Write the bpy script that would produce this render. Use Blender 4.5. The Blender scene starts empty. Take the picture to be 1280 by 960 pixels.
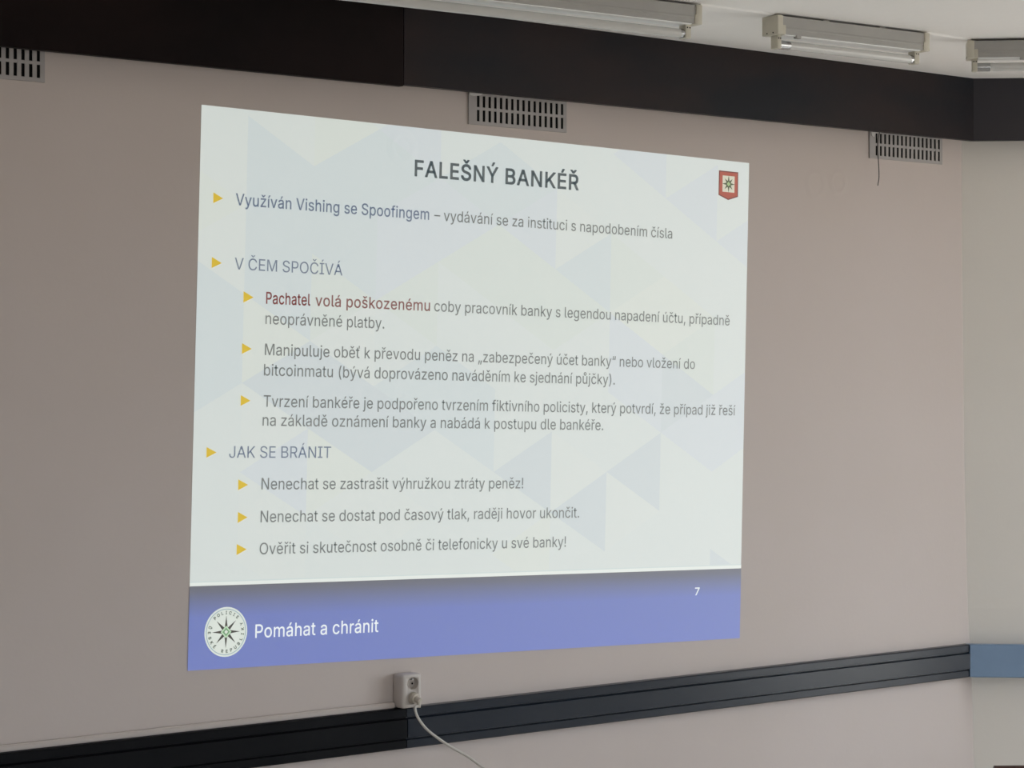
import bpy, bmesh, math, random
from mathutils import Vector, Matrix

# ------------------------------------------------------------------ camera, world, exposure
scn = bpy.context.scene
COL = scn.collection
R = math.radians

cam_d = bpy.data.cameras.new('camera')
cam_d.sensor_width = 36.0
cam_d.lens = 36.0 * 2850 / 1280
cam_d.clip_start = 0.05
cam = bpy.data.objects.new('camera', cam_d)
COL.objects.link(cam)
cam.location = (-4.2857, -5.2924, 1.6)
cam.rotation_euler = (R(90 - 0.1407), 0, R(-39))
scn.camera = cam

scn.view_settings.view_transform = 'Standard'
scn.view_settings.look = 'None'
scn.view_settings.exposure = 0.0
scn.view_settings.gamma = 1.0
scn.view_settings.use_curve_mapping = False
scn.cycles.max_bounces = 10
scn.cycles.diffuse_bounces = 6
scn.cycles.glossy_bounces = 4
scn.cycles.transparent_max_bounces = 8
scn.cycles.sample_clamp_indirect = 4.0

SKY = 10.3                       # brightness of the overcast sky outside the windows
world = bpy.data.worlds.new('overcast_sky')
scn.world = world
world.use_nodes = True
wn, wl = world.node_tree.nodes, world.node_tree.links
wbg = wn['Background']
wtc = wn.new('ShaderNodeTexCoord')
wsep = wn.new('ShaderNodeSeparateXYZ')
wr = wn.new('ShaderNodeValToRGB')
wr.color_ramp.elements[0].position = 0.47
wr.color_ramp.elements[0].color = (0.50, 0.49, 0.46, 1)
wr.color_ramp.elements[1].position = 0.54
wr.color_ramp.elements[1].color = (0.80, 0.92, 1.04, 1)
wm = wn.new('ShaderNodeMapRange')
wm.inputs['From Min'].default_value = -1
wm.inputs['From Max'].default_value = 1
wl.new(wtc.outputs['Generated'], wsep.inputs[0])
wl.new(wsep.outputs['Z'], wm.inputs['Value'])
wl.new(wm.outputs[0], wr.inputs[0])
wl.new(wr.outputs[0], wbg.inputs['Color'])
wbg.inputs['Strength'].default_value = SKY

# the two windows of the hall: where daylight comes in (portals only guide the sky's light)
WIN_SIDE = (3.53, -5.6, -3.1, 1.00, 2.42)     # x, y0, y1, z0, z1
ADDED_DOOR = (3.53, -2.75, -1.55, 0.04, 2.42)    # added unseen glazed door, shaped to reflect in the rail
WIN_BACK = (-8.5, -5.2, -2.6, 0.30, 2.40)      # y, x0, x1, z0, z1
def portal(name, loc, rot, sx, sy):
    l = bpy.data.lights.new(name, 'AREA')
    l.shape = 'RECTANGLE'; l.size = sx; l.size_y = sy
    l.cycles.is_portal = True
    o = bpy.data.objects.new(name, l); COL.objects.link(o)
    o.location = loc; o.rotation_euler = rot
portal('side_window_portal', (3.56, (WIN_SIDE[1] + WIN_SIDE[2]) / 2, (WIN_SIDE[3] + WIN_SIDE[4]) / 2),
       (0, R(90), 0), WIN_SIDE[4] - WIN_SIDE[3], WIN_SIDE[2] - WIN_SIDE[1])
portal('added_door_portal', (3.56, (ADDED_DOOR[1] + ADDED_DOOR[2]) / 2, (ADDED_DOOR[3] + ADDED_DOOR[4]) / 2),
       (0, R(90), 0), ADDED_DOOR[4] - ADDED_DOOR[3], ADDED_DOOR[2] - ADDED_DOOR[1])
portal('back_window_portal', ((WIN_BACK[1] + WIN_BACK[2]) / 2, -8.53, (WIN_BACK[3] + WIN_BACK[4]) / 2),
       (R(90), 0, 0), WIN_BACK[2] - WIN_BACK[1], WIN_BACK[4] - WIN_BACK[3])

# ------------------------------------------------------------------ materials
def mat(name, col, rough=0.6, spec=0.5, metal=0.0, noise=None, bump=None, coat=0.0):
    """noise = (scale, second colour, stretch); bump = (scale, strength)"""
    m = bpy.data.materials.new(name); m.use_nodes = True
    n, l = m.node_tree.nodes, m.node_tree.links
    b = n['Principled BSDF']
    b.inputs['Base Color'].default_value = (*col, 1)
    b.inputs['Roughness'].default_value = rough
    b.inputs['Specular IOR Level'].default_value = spec
    b.inputs['Metallic'].default_value = metal
    b.inputs['Coat Weight'].default_value = coat
    tc = n.new('ShaderNodeTexCoord')
    if noise:
        mp = n.new('ShaderNodeMapping'); l.new(tc.outputs['Object'], mp.inputs[0])
        mp.inputs['Scale'].default_value = noise[2] if len(noise) > 2 else (1, 1, 1)
        t = n.new('ShaderNodeTexNoise'); t.inputs['Scale'].default_value = noise[0]
        t.inputs['Detail'].default_value = 5
        l.new(mp.outputs[0], t.inputs['Vector'])
        r = n.new('ShaderNodeValToRGB')
        r.color_ramp.elements[0].position = 0.35; r.color_ramp.elements[1].position = 0.68
        r.color_ramp.elements[0].color = (*col, 1); r.color_ramp.elements[1].color = (*noise[1], 1)
        l.new(t.outputs['Fac'], r.inputs[0]); l.new(r.outputs[0], b.inputs['Base Color'])
    if bump:
        t = n.new('ShaderNodeTexNoise'); t.inputs['Scale'].default_value = bump[0]
        t.inputs['Detail'].default_value = 4
        l.new(tc.outputs['Object'], t.inputs['Vector'])
        bp = n.new('ShaderNodeBump'); bp.inputs['Strength'].default_value = bump[1]
        bp.inputs['Distance'].default_value = 0.004
        l.new(t.outputs['Fac'], bp.inputs['Height']); l.new(bp.outputs[0], b.inputs['Normal'])
    return m

PATCHES = [(-0.405, 2.262, 0.040), (1.310, 2.251, 0.040), (1.419, 2.262, 0.034)]   # filled holes in the plaster
def plaster_bump(m):
    """fine roller texture plus the rims of the filled holes, in room metres (objects sit at the origin)"""
    n, l = m.node_tree.nodes, m.node_tree.links
    b = n['Principled BSDF']
    tc = n.new('ShaderNodeTexCoord')
    t = n.new('ShaderNodeTexNoise'); t.inputs['Scale'].default_value = 60; t.inputs['Detail'].default_value = 5
    l.new(tc.outputs['Object'], t.inputs['Vector'])
    t2 = n.new('ShaderNodeTexNoise'); t2.inputs['Scale'].default_value = 2.2; t2.inputs['Detail'].default_value = 2
    l.new(tc.outputs['Object'], t2.inputs['Vector'])
    a = n.new('ShaderNodeMath'); a.operation = 'MULTIPLY'; a.inputs[1].default_value = 0.12
    l.new(t.outputs['Fac'], a.inputs[0])
    a2 = n.new('ShaderNodeMath'); a2.operation = 'MULTIPLY_ADD'; a2.inputs[1].default_value = 1.6
    l.new(t2.outputs['Fac'], a2.inputs[0]); l.new(a.outputs[0], a2.inputs[2])
    h = a2.outputs[0]
    for (x, z, r) in PATCHES:
        d = n.new('ShaderNodeVectorMath'); d.operation = 'DISTANCE'; d.inputs[1].default_value = (x, 0, z)
        l.new(tc.outputs['Object'], d.inputs[0])
        rp = n.new('ShaderNodeValToRGB'); rp.color_ramp.interpolation = 'EASE'
        e = rp.color_ramp.elements
        e[0].position = 0; e[0].color = (0.25, 0.25, 0.25, 1)
        e[1].position = 0.75; e[1].color = (0, 0, 0, 1)
        k = e.new(0.48); k.color = (0.55, 0.55, 0.55, 1)
        k = e.new(0.30); k.color = (0.1, 0.1, 0.1, 1)
        dv = n.new('ShaderNodeMath'); dv.operation = 'DIVIDE'; dv.inputs[1].default_value = r * 2
        l.new(d.outputs['Value'], dv.inputs[0]); l.new(dv.outputs[0], rp.inputs[0])
        s = n.new('ShaderNodeMath'); s.operation = 'ADD'
        l.new(h, s.inputs[0]); l.new(rp.outputs[0], s.inputs[1]); h = s.outputs[0]
    bp = n.new('ShaderNodeBump'); bp.inputs['Strength'].default_value = 0.7; bp.inputs['Distance'].default_value = 0.004
    l.new(h, bp.inputs['Height']); l.new(bp.outputs[0], b.inputs['Normal'])

WALL = (0.54, 0.465, 0.425)
M = {}
M['wall'] = mat('painted_plaster', WALL, 0.75, 0.25, noise=(1.3, (0.56, 0.485, 0.45)))
plaster_bump(M['wall'])
M['wall_lit'] = mat('painted_plaster_lightened', (0.77, 0.725, 0.67), 0.75, 0.25, noise=(1.3, (0.79, 0.745, 0.69)), bump=(60, 0.08))  # same wall paint, lightened to put extra light on the angled wall
M['ceiling'] = mat('ceiling_paint', (0.91, 0.88, 0.85), 0.9, 0.2, noise=(2.0, (0.93, 0.90, 0.87)), bump=(25, 0.25))
M['dim_wall'] = mat('unseen_dimming_wall', (0.10, 0.07, 0.05), 0.6, 0.3, noise=(3, (0.13, 0.09, 0.065), (1, 1, 0.2)))  # unseen walls, made dark to cut bounce light on the left
M['floor'] = mat('linoleum', (0.56, 0.52, 0.47), 0.4, 0.4, noise=(6, (0.60, 0.56, 0.50)))
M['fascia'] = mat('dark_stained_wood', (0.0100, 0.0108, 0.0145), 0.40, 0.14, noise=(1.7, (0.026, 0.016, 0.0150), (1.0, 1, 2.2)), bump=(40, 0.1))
M['fascia_lightened'] = mat('lightened_stained_wood', (0.037, 0.035, 0.041), 0.42, 0.16, noise=(1.7, (0.046, 0.040, 0.043), (1.0, 1, 2.2)), bump=(40, 0.1))  # same wood, lightened where the board gets too little light
M['fascia_shaded'] = mat('shaded_stained_wood', (0.0035, 0.0022, 0.0024), 0.5, 0.08, noise=(1.7, (0.012, 0.006, 0.0055), (1.0, 1, 2.2)), bump=(40, 0.1))  # same wood, darkened in colour for the dim left end
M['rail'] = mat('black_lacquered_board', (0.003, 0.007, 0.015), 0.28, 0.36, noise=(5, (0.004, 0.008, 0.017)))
M['rail_unlit'] = mat('black_unlit_board', (0.0035, 0.0035, 0.0045), 0.5, 0.10, noise=(5, (0.005, 0.005, 0.006)))  # dulled copy of the lacquered rail, its reflection painted out
M['rail_glare'] = mat('window_glare_board', (0.16, 0.245, 0.375), 0.36, 0.5, noise=(6, (0.185, 0.28, 0.42)))  # blue-grey colour stands in for the window's reflection on the black rail
M['vent'] = mat('painted_vent_metal', (0.37, 0.34, 0.325), 0.6, 0.3, noise=(20, (0.40, 0.37, 0.355)))
M['black'] = mat('painted_black', (0.004, 0.004, 0.004), 0.9, 0.1)  # paints in the dark inside vent and socket openings; also screw heads
M['crack'] = mat('cord_grey', (0.10, 0.095, 0.09), 0.7, 0.2)
M['flap'] = mat('peeling_paint', (0.66, 0.63, 0.60), 0.8, 0.2)
M['plastic'] = mat('white_plastic', (0.53, 0.475, 0.43), 0.4, 0.4, noise=(8, (0.55, 0.495, 0.45)))
M['plug'] = mat('ivory_plug_plastic', (0.50, 0.44, 0.365), 0.5, 0.4)
M['cable'] = mat('white_cable_rubber', (0.55, 0.51, 0.46), 0.5, 0.4)
M['trunk'] = mat('painted_cable_trunking', (0.55, 0.475, 0.43), 0.6, 0.3)
M['steel'] = mat('contact_steel', (0.55, 0.55, 0.55), 0.3, 0.5, 1.0)
M['lamp_body'] = mat('aged_lamp_enamel', (0.36, 0.345, 0.325), 0.5, 0.4, noise=(9, (0.39, 0.375, 0.35)))
M['lamp_white'] = mat('white_reflector_enamel', (0.92, 0.92, 0.91), 0.4, 0.5)
M['cream'] = mat('cream_lamp_plastic', (0.56, 0.52, 0.43), 0.5, 0.4, noise=(14, (0.60, 0.56, 0.47)))
M['tube'] = mat('unlit_tube_glass', (0.56, 0.545, 0.52), 0.15, 0.5, coat=0.3)
M['tube_cap'] = mat('aluminium_tube_cap', (0.42, 0.42, 0.42), 0.22, 0.5, 1.0)
M['frame'] = mat('white_window_frame', (0.75, 0.75, 0.73), 0.5, 0.4, noise=(6, (0.78, 0.78, 0.76)))
M['chair'] = mat('reddish_brown_wood', (0.055, 0.020, 0.016), 0.45, 0.5, noise=(7, (0.085, 0.033, 0.024), (1, 1, 6)))
g = bpy.data.materials.new('window_glass'); g.use_nodes = True
gn, gl = g.node_tree.nodes, g.node_tree.links
gn.remove(gn['Principled BSDF'])
gt = gn.new('ShaderNodeBsdfTransparent'); gg = gn.new('ShaderNodeBsdfGlossy'); gm = gn.new('ShaderNodeMixShader')
gg.inputs['Roughness'].default_value = 0.02
gm.inputs[0].default_value = 0.06
gl.new(gt.outputs[0], gm.inputs[1]); gl.new(gg.outputs[0], gm.inputs[2]); gl.new(gm.outputs[0], gn['Material Output'].inputs[0])
M['glass'] = g

def projected(name, emit, strength=1.0, base=(0.39, 0.345, 0.325), bumpy=False):
    """painted wall that also carries the projector's picture: the picture's own light is the emission"""
    m = mat(name, base, 0.75, 0.2)
    b = m.node_tree.nodes['Principled BSDF']
    b.inputs['Emission Color'].default_value = (*emit, 1)
    b.inputs['Emission Strength'].default_value = strength
    if bumpy: plaster_bump(m)
    return m
PRJ = 1.0

# ------------------------------------------------------------------ mesh helpers
def link(name, me, m=None, parent=None):
    o = bpy.data.objects.new(name, me); COL.objects.link(o)
    if m is not None:
        for k in (m if isinstance(m, (list, tuple)) else [m]): me.materials.append(k)
    if parent is not None: o.parent = parent
    return o
def obj(name, bm, m, parent=None, smooth=False):
    me = bpy.data.meshes.new(name)
    bmesh.ops.recalc_face_normals(bm, faces=bm.faces)
    bm.to_mesh(me); bm.free()
    if smooth:
        for p in me.polygons: p.use_smooth = True
        try: me.set_sharp_from_angle(angle=R(40))
        except Exception: pass
    return link(name, me, m, parent)
def empty(name, loc=(0, 0, 0), rotz=0, label=None, cat=None, group=None):
    o = bpy.data.objects.new(name, None); COL.objects.link(o)
    o.empty_display_size = 0.05
    o.location = loc; o.rotation_euler = (0, 0, rotz)
    return tag(o, label, cat, group)
def tag(o, label=None, cat=None, group=None, kind=None):
    if label: o['label'] = label
    if cat: o['category'] = cat
    if group: o['group'] = group
    if kind: o['kind'] = kind
    return o
def box(bm, x0, x1, y0, y1, z0, z1, bev=0.0, seg=2):
    r = bmesh.ops.create_cube(bm, size=1)
    vs = r['verts']
    for v in vs:
        v.co = Vector(((x0 + x1) / 2 + v.co.x * (x1 - x0), (y0 + y1) / 2 + v.co.y * (y1 - y0), (z0 + z1) / 2 + v.co.z * (z1 - z0)))
    if bev:
        es = list({e for v in vs for e in v.link_edges})
        bmesh.ops.bevel(bm, geom=es, offset=bev, segments=seg, profile=0.6, affect='EDGES')
def cyl(bm, p0, p1, r0, r1=None, seg=24, caps=True):
    p0, p1 = Vector(p0), Vector(p1); r1 = r0 if r1 is None else r1
    d = p1 - p0
    mtx = Matrix.Translation((p0 + p1) / 2) @ d.to_track_quat('Z', 'Y').to_matrix().to_4x4()
    bmesh.ops.create_cone(bm, cap_ends=caps, segments=seg, radius1=r0, radius2=r1, depth=d.length, matrix=mtx)
def prism(bm, pts, y0, y1):
    """pts = (x, z) outline pushed from y0 to y1"""
    a = [bm.verts.new((x, y0, z)) for x, z in pts]; b = [bm.verts.new((x, y1, z)) for x, z in pts]
    bm.faces.new(a); bm.faces.new(b[::-1])
    for i in range(len(pts)):
        j = (i + 1) % len(pts); bm.faces.new((a[i], b[i], b[j], a[j]))
def sweep(bm, pts, prof_fn):
    """loft rings: prof_fn(i) returns the ring of 3-D points at station i"""
    rings = [[bm.verts.new(p) for p in prof_fn(i)] for i in range(len(pts))]
    n = len(rings[0])
    for a, b in zip(rings, rings[1:]):
        for i in range(n):
            j = (i + 1) % n; bm.faces.new((a[i], a[j], b[j], b[i]))
    bm.faces.new(rings[0]); bm.faces.new(rings[-1][::-1])
def tube_path(bm, pts, r, seg=10, sub=8):
    """smooth tube through the points (Catmull-Rom)"""
    P = [Vector(p) for p in pts]; P = [P[0] * 2 - P[1]] + P + [P[-1] * 2 - P[-2]]
    c = []
    for i in range(1, len(P) - 2):
        for k in range(sub):
            t = k / sub; a, b, d, e = P[i - 1], P[i], P[i + 1], P[i + 2]
            c.append(0.5 * ((2 * b) + (d - a) * t + (2 * a - 5 * b + 4 * d - e) * t * t + (-a + 3 * b - 3 * d + e) * t ** 3))
    c.append(P[-2])
    def ring(i):
        t = (c[min(i + 1, len(c) - 1)] - c[max(i - 1, 0)]).normalized()
        u = t.cross(Vector((0.13, 0.9, 0.2))).normalized(); w = t.cross(u)
        return [c[i] + (u * math.cos(2 * math.pi * k / seg) + w * math.sin(2 * math.pi * k / seg)) * r for k in range(seg)]
    sweep(bm, c, ring)

# ------------------------------------------------------------------ the room (front wall along X at Y = 0, room at Y < 0)
H = 2.655
CH = (math.cos(R(-44)), math.sin(R(-44)))            # direction of the angled wall
CORNER = [(0, 2.135), (0.208, 2.126), (0.526, 2.112), (0.782, 2.091), (1.3, 2.072), (2.035, 2.059), (2.447, 2.056), (H, 2.056)]
C1 = (3.53, (3.53 - 2.09) / CH[0] * CH[1])
bm = bmesh.new()
prev = None
for z, x in CORNER:
    row = [bm.verts.new((xx, 0, z)) for xx in (-7, -3, -1, 0.5, 1.5, x)]
    if prev:
        for i in range(5): bm.faces.new((prev[i], prev[i + 1], row[i + 1], row[i]))
    prev = row
tag(obj('wall_front', bm, M['wall']), kind='structure')
bm = bmesh.new(); prev = None
for z, x in CORNER:
    row = [bm.verts.new((x, 0, z)), bm.verts.new((C1[0], C1[1], z))]
    if prev: bm.faces.new((prev[0], prev[1], row[1], row[0]))
    prev = row
tag(obj('wall_right', bm, M['wall_lit']), kind='structure')
def wall_with_openings(name, p0, p1, ops, m):
    """vertical wall from p0 to p1; ops = (a0, a1, z0, z1) openings in order along it"""
    p0, p1 = Vector((*p0, 0)), Vector((*p1, 0)); L = (p1 - p0).length; d = (p1 - p0) / L
    nrm = Vector((-d.y, d.x, 0)) * 0.22
    bm = bmesh.new()
    def q(a, b, c, e, off0=0, off1=0):
        f = [p0 + d * a + nrm * off0 + Vector((0, 0, c)), p0 + d * b + nrm * off1 + Vector((0, 0, c)), p0 + d * b + nrm * off1 + Vector((0, 0, e)), p0 + d * a + nrm * off0 + Vector((0, 0, e))]
        bm.faces.new([bm.verts.new(v) for v in f])
    at = 0
    for a0, a1, z0, z1 in ops:
        q(at, a0, 0, H); q(a0, a1, 0, z0); q(a0, a1, z1, H)
        q(a0, a0, z0, z1, 0, 1); q(a1, a1, z0, z1, 0, 1)
        for z in (z0, z1):
            f = [p0 + d * a0, p0 + d * a1, p0 + d * a1 + nrm, p0 + d * a0 + nrm]
            bm.faces.new([bm.verts.new(v + Vector((0, 0, z))) for v in f])
        at = a1
    q(at, L, 0, H)
    return tag(obj(name, bm, m), kind='structure')
wall_with_openings('wall_side', C1, (3.53, -8.5), [(C1[1] - w[2], C1[1] - w[1], w[3], w[4]) for w in (ADDED_DOOR, WIN_SIDE)], M['wall_lit'])
wall_with_openings('wall_back', (3.53, -8.5), (-7, -8.5), [(3.53 - WIN_BACK[2], 3.53 - WIN_BACK[1], WIN_BACK[3], WIN_BACK[4])], M['dim_wall'])
bm = bmesh.new()
bm.faces.new([bm.verts.new(v) for v in ((-7, -8.5, 0), (-7, 0, 0), (-7, 0, H), (-7, -8.5, H))])
tag(obj('wall_left', bm, M['dim_wall']), kind='structure')
OUT = [(-7, 0), (CORNER[0][1], 0), C1, (3.53, -8.5), (-7, -8.5)]
for nm, z, m in (('floor', 0, M['floor']), ('ceiling', H, M['ceiling'])):
    bm = bmesh.new(); bm.faces.new([bm.verts.new((x, y, z)) for x, y in OUT])
    tag(obj(nm, bm, m), kind='structure')

def window(name, axis, c, a0, a1, z0, z1, n):
    """frame with n lights; axis 'x' = wall of constant x"""
    fr, gl_ = bmesh.new(), bmesh.new()
    def b(bm_, u0, u1, w0, w1, t0, t1, bev=0.0):
        if axis == 'x': box(bm_, c + t0, c + t1, u0, u1, w0, w1, bev)
        else: box(bm_, u0, u1, c - t1, c - t0, w0, w1, bev)
    f = 0.06
    b(fr, a0, a1, z0, z0 + f, 0.08, 0.14, 0.006); b(fr, a0, a1, z1 - f, z1, 0.08, 0.14, 0.006)
    for i in range(n + 1):
        u = a0 + (a1 - a0 - f) * i / n
        b(fr, u, u + f, z0 + f, z1 - f, 0.08, 0.14, 0.006)
    b(gl_, a0 + 0.02, a1 - 0.02, z0 + 0.02, z1 - 0.02, 0.108, 0.112)
    o = tag(obj(name, fr, M['frame']), kind='structure')
    obj('glass_pane', gl_, M['glass'], o)
window('window_1', 'x', WIN_SIDE[0], *WIN_SIDE[1:], 3)
window('added_door_1', 'x', ADDED_DOOR[0], *ADDED_DOOR[1:], 2)
window('window_2', 'y', WIN_BACK[0], *WIN_BACK[1:], 3)

# ---- dark wooden pelmet boards under the ceiling
def fascia_front(x0, x1, z0, off, th=0.022):
    bm = bmesh.new(); box(bm, x0, x1, -off, -off + th, z0, H, 0.0015, 1); return bm
def inner(off, z=0.0):
    """corner of the front wall and the angled wall, both moved into the room by off"""
    cx = 2.056 + 0.02 * (1 - z)
    n2 = (CH[1], -CH[0])                                    # into the room
    # point on line y=-off and on the shifted angled line
    t = (-off - n2[1] * off) / CH[1]
    return cx + n2[0] * off + CH[0] * t
FO = 0.080
tag(obj('trim_1', fascia_front(-7, -0.462, 2.427, FO + 0.003), M['fascia_shaded']), 'shade-darkened board of the brown wooden pelmet, left of the joint over the slide', kind='structure')
def angled_board(name, z0, z1, off, th, m, bev=0.0015):
    ins, out = inner(off, 1), inner(off - th, 1)
    n2 = Vector((CH[1], -CH[0], 0)); d = Vector((CH[0], CH[1], 0))
    a = Vector((ins, -off, 0)); b = Vector((out, -(off - th), 0))
    e = Vector((C1[0], C1[1], 0))
    a1 = e + n2 * off - d * 0.02; b1 = e + n2 * (off - th) - d * 0.02
    bm = bmesh.new()
    lo = [bm.verts.new(v + Vector((0, 0, z0))) for v in (a, a1, b1, b)]
    hi = [bm.verts.new(v + Vector((0, 0, z1))) for v in (a, a1, b1, b)]
    bm.faces.new(lo); bm.faces.new(hi[::-1])
    for i in range(4):
        j = (i + 1) % 4; bm.faces.new((lo[i], lo[j], hi[j], hi[i]))
    return obj(name, bm, m)
bm = bmesh.new()
xs, xo = inner(FO, 1), inner(FO - 0.022, 1)
lo = [bm.verts.new(v) for v in ((-0.458, -FO, 2.432), (xs, -FO, 2.436), (xo, -FO + 0.022, 2.436), (-0.458, -FO + 0.022, 2.432))]
hi = [bm.verts.new((v.co.x, v.co.y, H)) for v in lo]
bm.faces.new(lo); bm.faces.new(hi[::-1])
for i in range(4):
    j = (i + 1) % 4; bm.faces.new((lo[i], lo[j], hi[j], hi[i]))
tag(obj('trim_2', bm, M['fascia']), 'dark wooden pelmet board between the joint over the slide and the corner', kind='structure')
tag(angled_board('trim_3', 2.436, H, FO, 0.022, M['fascia_lightened']), 'dark wooden pelmet board on the angled wall right of the corner', kind='structure')

# ---- black chair rail with a raised middle
RZ0, RZ1, RO = 0.540, 0.656, 0.036
def rail_profile():
    h = RZ1 - RZ0; q = [(0, RZ0), (RO - 0.008, RZ0), (RO - 0.005, RZ0 + 0.003)]
    zl, zh = RZ0 + 0.24 * h, RZ0 + 0.75 * h
    q += [(RO - 0.005, zl - 0.004), (RO - 0.011, zl - 0.002), (RO - 0.011, zl), (RO, zl + 0.003), (RO, zh - 0.003), (RO - 0.011, zh), (RO - 0.011, zh + 0.002), (RO - 0.005, zh + 0.004)]
    q += [(RO - 0.005, RZ1 - 0.003), (RO - 0.008, RZ1), (0, RZ1)]
    return q
def rail(name, x0, x1_fn, label, m):
    bm = bmesh.new(); pr = rail_profile()
    sweep(bm, [0, 1], lambda i: [(x0 if i == 0 else x1_fn(o), -o, z) for o, z in pr])
    return tag(obj(name, bm, m), label, kind='structure')
rail('trim_4', -7, lambda o: -0.4145, 'black grooved chair rail left of the joint under the wall socket', M['rail_unlit'])
rail('trim_5', -0.4115, lambda o: inner(o, 0.0) , 'black grooved chair rail from the wall socket to the corner', M['rail'])
bm = bmesh.new(); pr = [(0, RZ0), (RO - 0.005, RZ0), (RO - 0.001, RZ0 + 0.004), (RO - 0.001, RZ1 - 0.004), (RO - 0.005, RZ1), (0, RZ1)]
n2 = Vector((CH[1], -CH[0], 0)); d2 = Vector((CH[0], CH[1], 0))
def ang_ring(i):
    out = []
    for o, z in pr:
        p = Vector((inner(o, 0.0), -o, 0)) if i == 0 else Vector((C1[0], C1[1], 0)) + n2 * o - d2 * 0.02
        out.append((p.x, p.y, z))
    return out
sweep(bm, [0, 1], ang_ring)
tag(obj('trim_6', bm, M['rail_glare']), 'smooth length of chair rail, blue window glare painted in, on the angled wall right of the corner', kind='structure')

# ------------------------------------------------------------------ projected slide
QUAD = [(-1.119, 0.817), (0.951, 0.756), (0.994, 2.302), (-1.075, 2.336)]      # on the wall: bl, br, tr, tl (keystoned)
def solve(Am, bv):
    n = len(bv); Am = [r[:] + [bv[i]] for i, r in enumerate(Am)]
    for i in range(n):
        p = max(range(i, n), key=lambda k: abs(Am[k][i])); Am[i], Am[p] = Am[p], Am[i]
        for k in range(n):
            if k != i:
                fct = Am[k][i] / Am[i][i]
                for c in range(i, n + 1): Am[k][c] -= fct * Am[i][c]
    return [Am[i][n] / Am[i][i] for i in range(n)]
rows, rhs = [], []
for (u, v), (x, y) in zip([(0, 0), (10, 0), (10, 7.5), (0, 7.5)], QUAD):
    rows.append([u, v, 1, 0, 0, 0, -u * x, -v * x]); rhs.append(x)
    rows.append([0, 0, 0, u, v, 1, -u * y, -v * y]); rhs.append(y)
HM = solve(rows, rhs)
def S(u, v, lift):
    """slide coordinates (10 x 7.5) to the wall"""
    w = HM[6] * u + HM[7] * v + 1
    return ((HM[0] * u + HM[1] * v + HM[2]) / w, -lift, (HM[3] * u + HM[4] * v + HM[5]) / w)

slide = empty('projected_slide', (0, 0, 0), 0, 'bright projected presentation slide with FALEŠNÝ BANKÉŘ title and blue footer on the wall', 'projection')

E_WHITE = (0.452, 0.518, 0.503)
TINT = {'W': E_WHITE, 'B': (0.412, 0.490, 0.496), 'D': (0.400, 0.472, 0.486), 'L': (0.425, 0.492, 0.512),
        'C': (0.460, 0.522, 0.486), 'G': (0.440, 0.510, 0.480), 'P': (0.460, 0.522, 0.502)}
KEYS = list(TINT)
MT = [projected('slide_tint_' + n, TINT[k], PRJ, bumpy=True) for k, n in zip(KEYS, ('white', 'blue', 'slate', 'lavender', 'cream', 'green', 'ivory'))]
UC = lambda k: 0.73 + 1.075 * k
def tint_of(k, side, v):
    T = {(-1, 'R', 6.22): 'C', (-1, 'L', 6.82): 'P', (-1, 'L', 7.42): 'B', (-1, 'R', 7.42): 'P', (-1, 'R', 5.02): 'B', (-1, 'L', 4.42): 'B', (-1, 'R', 3.82): 'B', (-1, 'L', 5.62): 'P',
         (0, 'L', 7.42): 'P', (0, 'R', 6.82): 'B', (0, 'L', 6.22): 'B', (0, 'R', 5.62): 'B', (0, 'L', 5.02): 'B', (0, 'R', 4.42): 'C', (0, 'L', 3.82): 'D', (0, 'R', 3.22): 'P', (0, 'L', 2.62): 'L', (0, 'R', 2.02): 'P', (0, 'L', 1.42): 'P',
         (1, 'R', 7.42): 'C', (1, 'L', 6.82): 'B', (1, 'R', 6.22): 'B', (1, 'L', 5.62): 'B', (1, 'R', 5.02): 'G', (1, 'L', 4.42): 'P', (1, 'R', 3.82): 'D', (1, 'L', 3.22): 'D', (1, 'R', 2.62): 'C', (1, 'L', 2.02): 'P',
         (2, 'L', 7.42): 'L', (2, 'R', 6.82): 'B', (2, 'L', 6.22): 'L', (2, 'R', 5.62): 'L', (2, 'L', 5.02): 'G', (2, 'R', 4.42): 'W', (2, 'L', 3.82): 'B', (2, 'R', 3.22): 'D', (2, 'L', 2.62): 'W', (2, 'R', 2.02): 'P',
         (3, 'R', 7.42): 'W', (3, 'L', 6.82): 'B', (3, 'R', 6.22): 'L', (3, 'L', 5.62): 'G', (3, 'R', 3.82): 'B', (3, 'L', 3.22): 'B',
         (4, 'L', 6.22): 'L', (4, 'R', 5.62): 'G', (4, 'L', 5.02): 'G', (4, 'R', 6.82): 'B', (4, 'L', 2.62): 'D', (4, 'L', 1.42): 'C', (4, 'R', 3.22): 'W',
         (5, 'L', 5.62): 'B', (5, 'R', 6.22): 'P', (5, 'R', 5.02): 'G', (5, 'L', 2.02): 'D', (5, 'R', 2.62): 'P', (5, 'R', 3.82): 'W',
         (6, 'L', 7.42): 'L', (6, 'R', 5.62): 'G', (6, 'L', 5.02): 'C', (6, 'R', 4.42): 'L', (6, 'L', 3.82): 'L', (6, 'L', 2.62): 'D', (6, 'R', 2.02): 'P',
         (7, 'L', 6.82): 'L', (7, 'R', 5.02): 'C', (7, 'L', 4.42): 'G', (7, 'R', 3.82): 'D', (7, 'L', 3.22): 'L', (7, 'R', 6.22): 'W',
         (8, 'L', 6.22): 'L', (8, 'L', 3.82): 'L', (8, 'R', 3.22): 'L', (8, 'R', 0.82): 'D'}
    return T.get((k, side, round(v, 2)), 'W')
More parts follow.
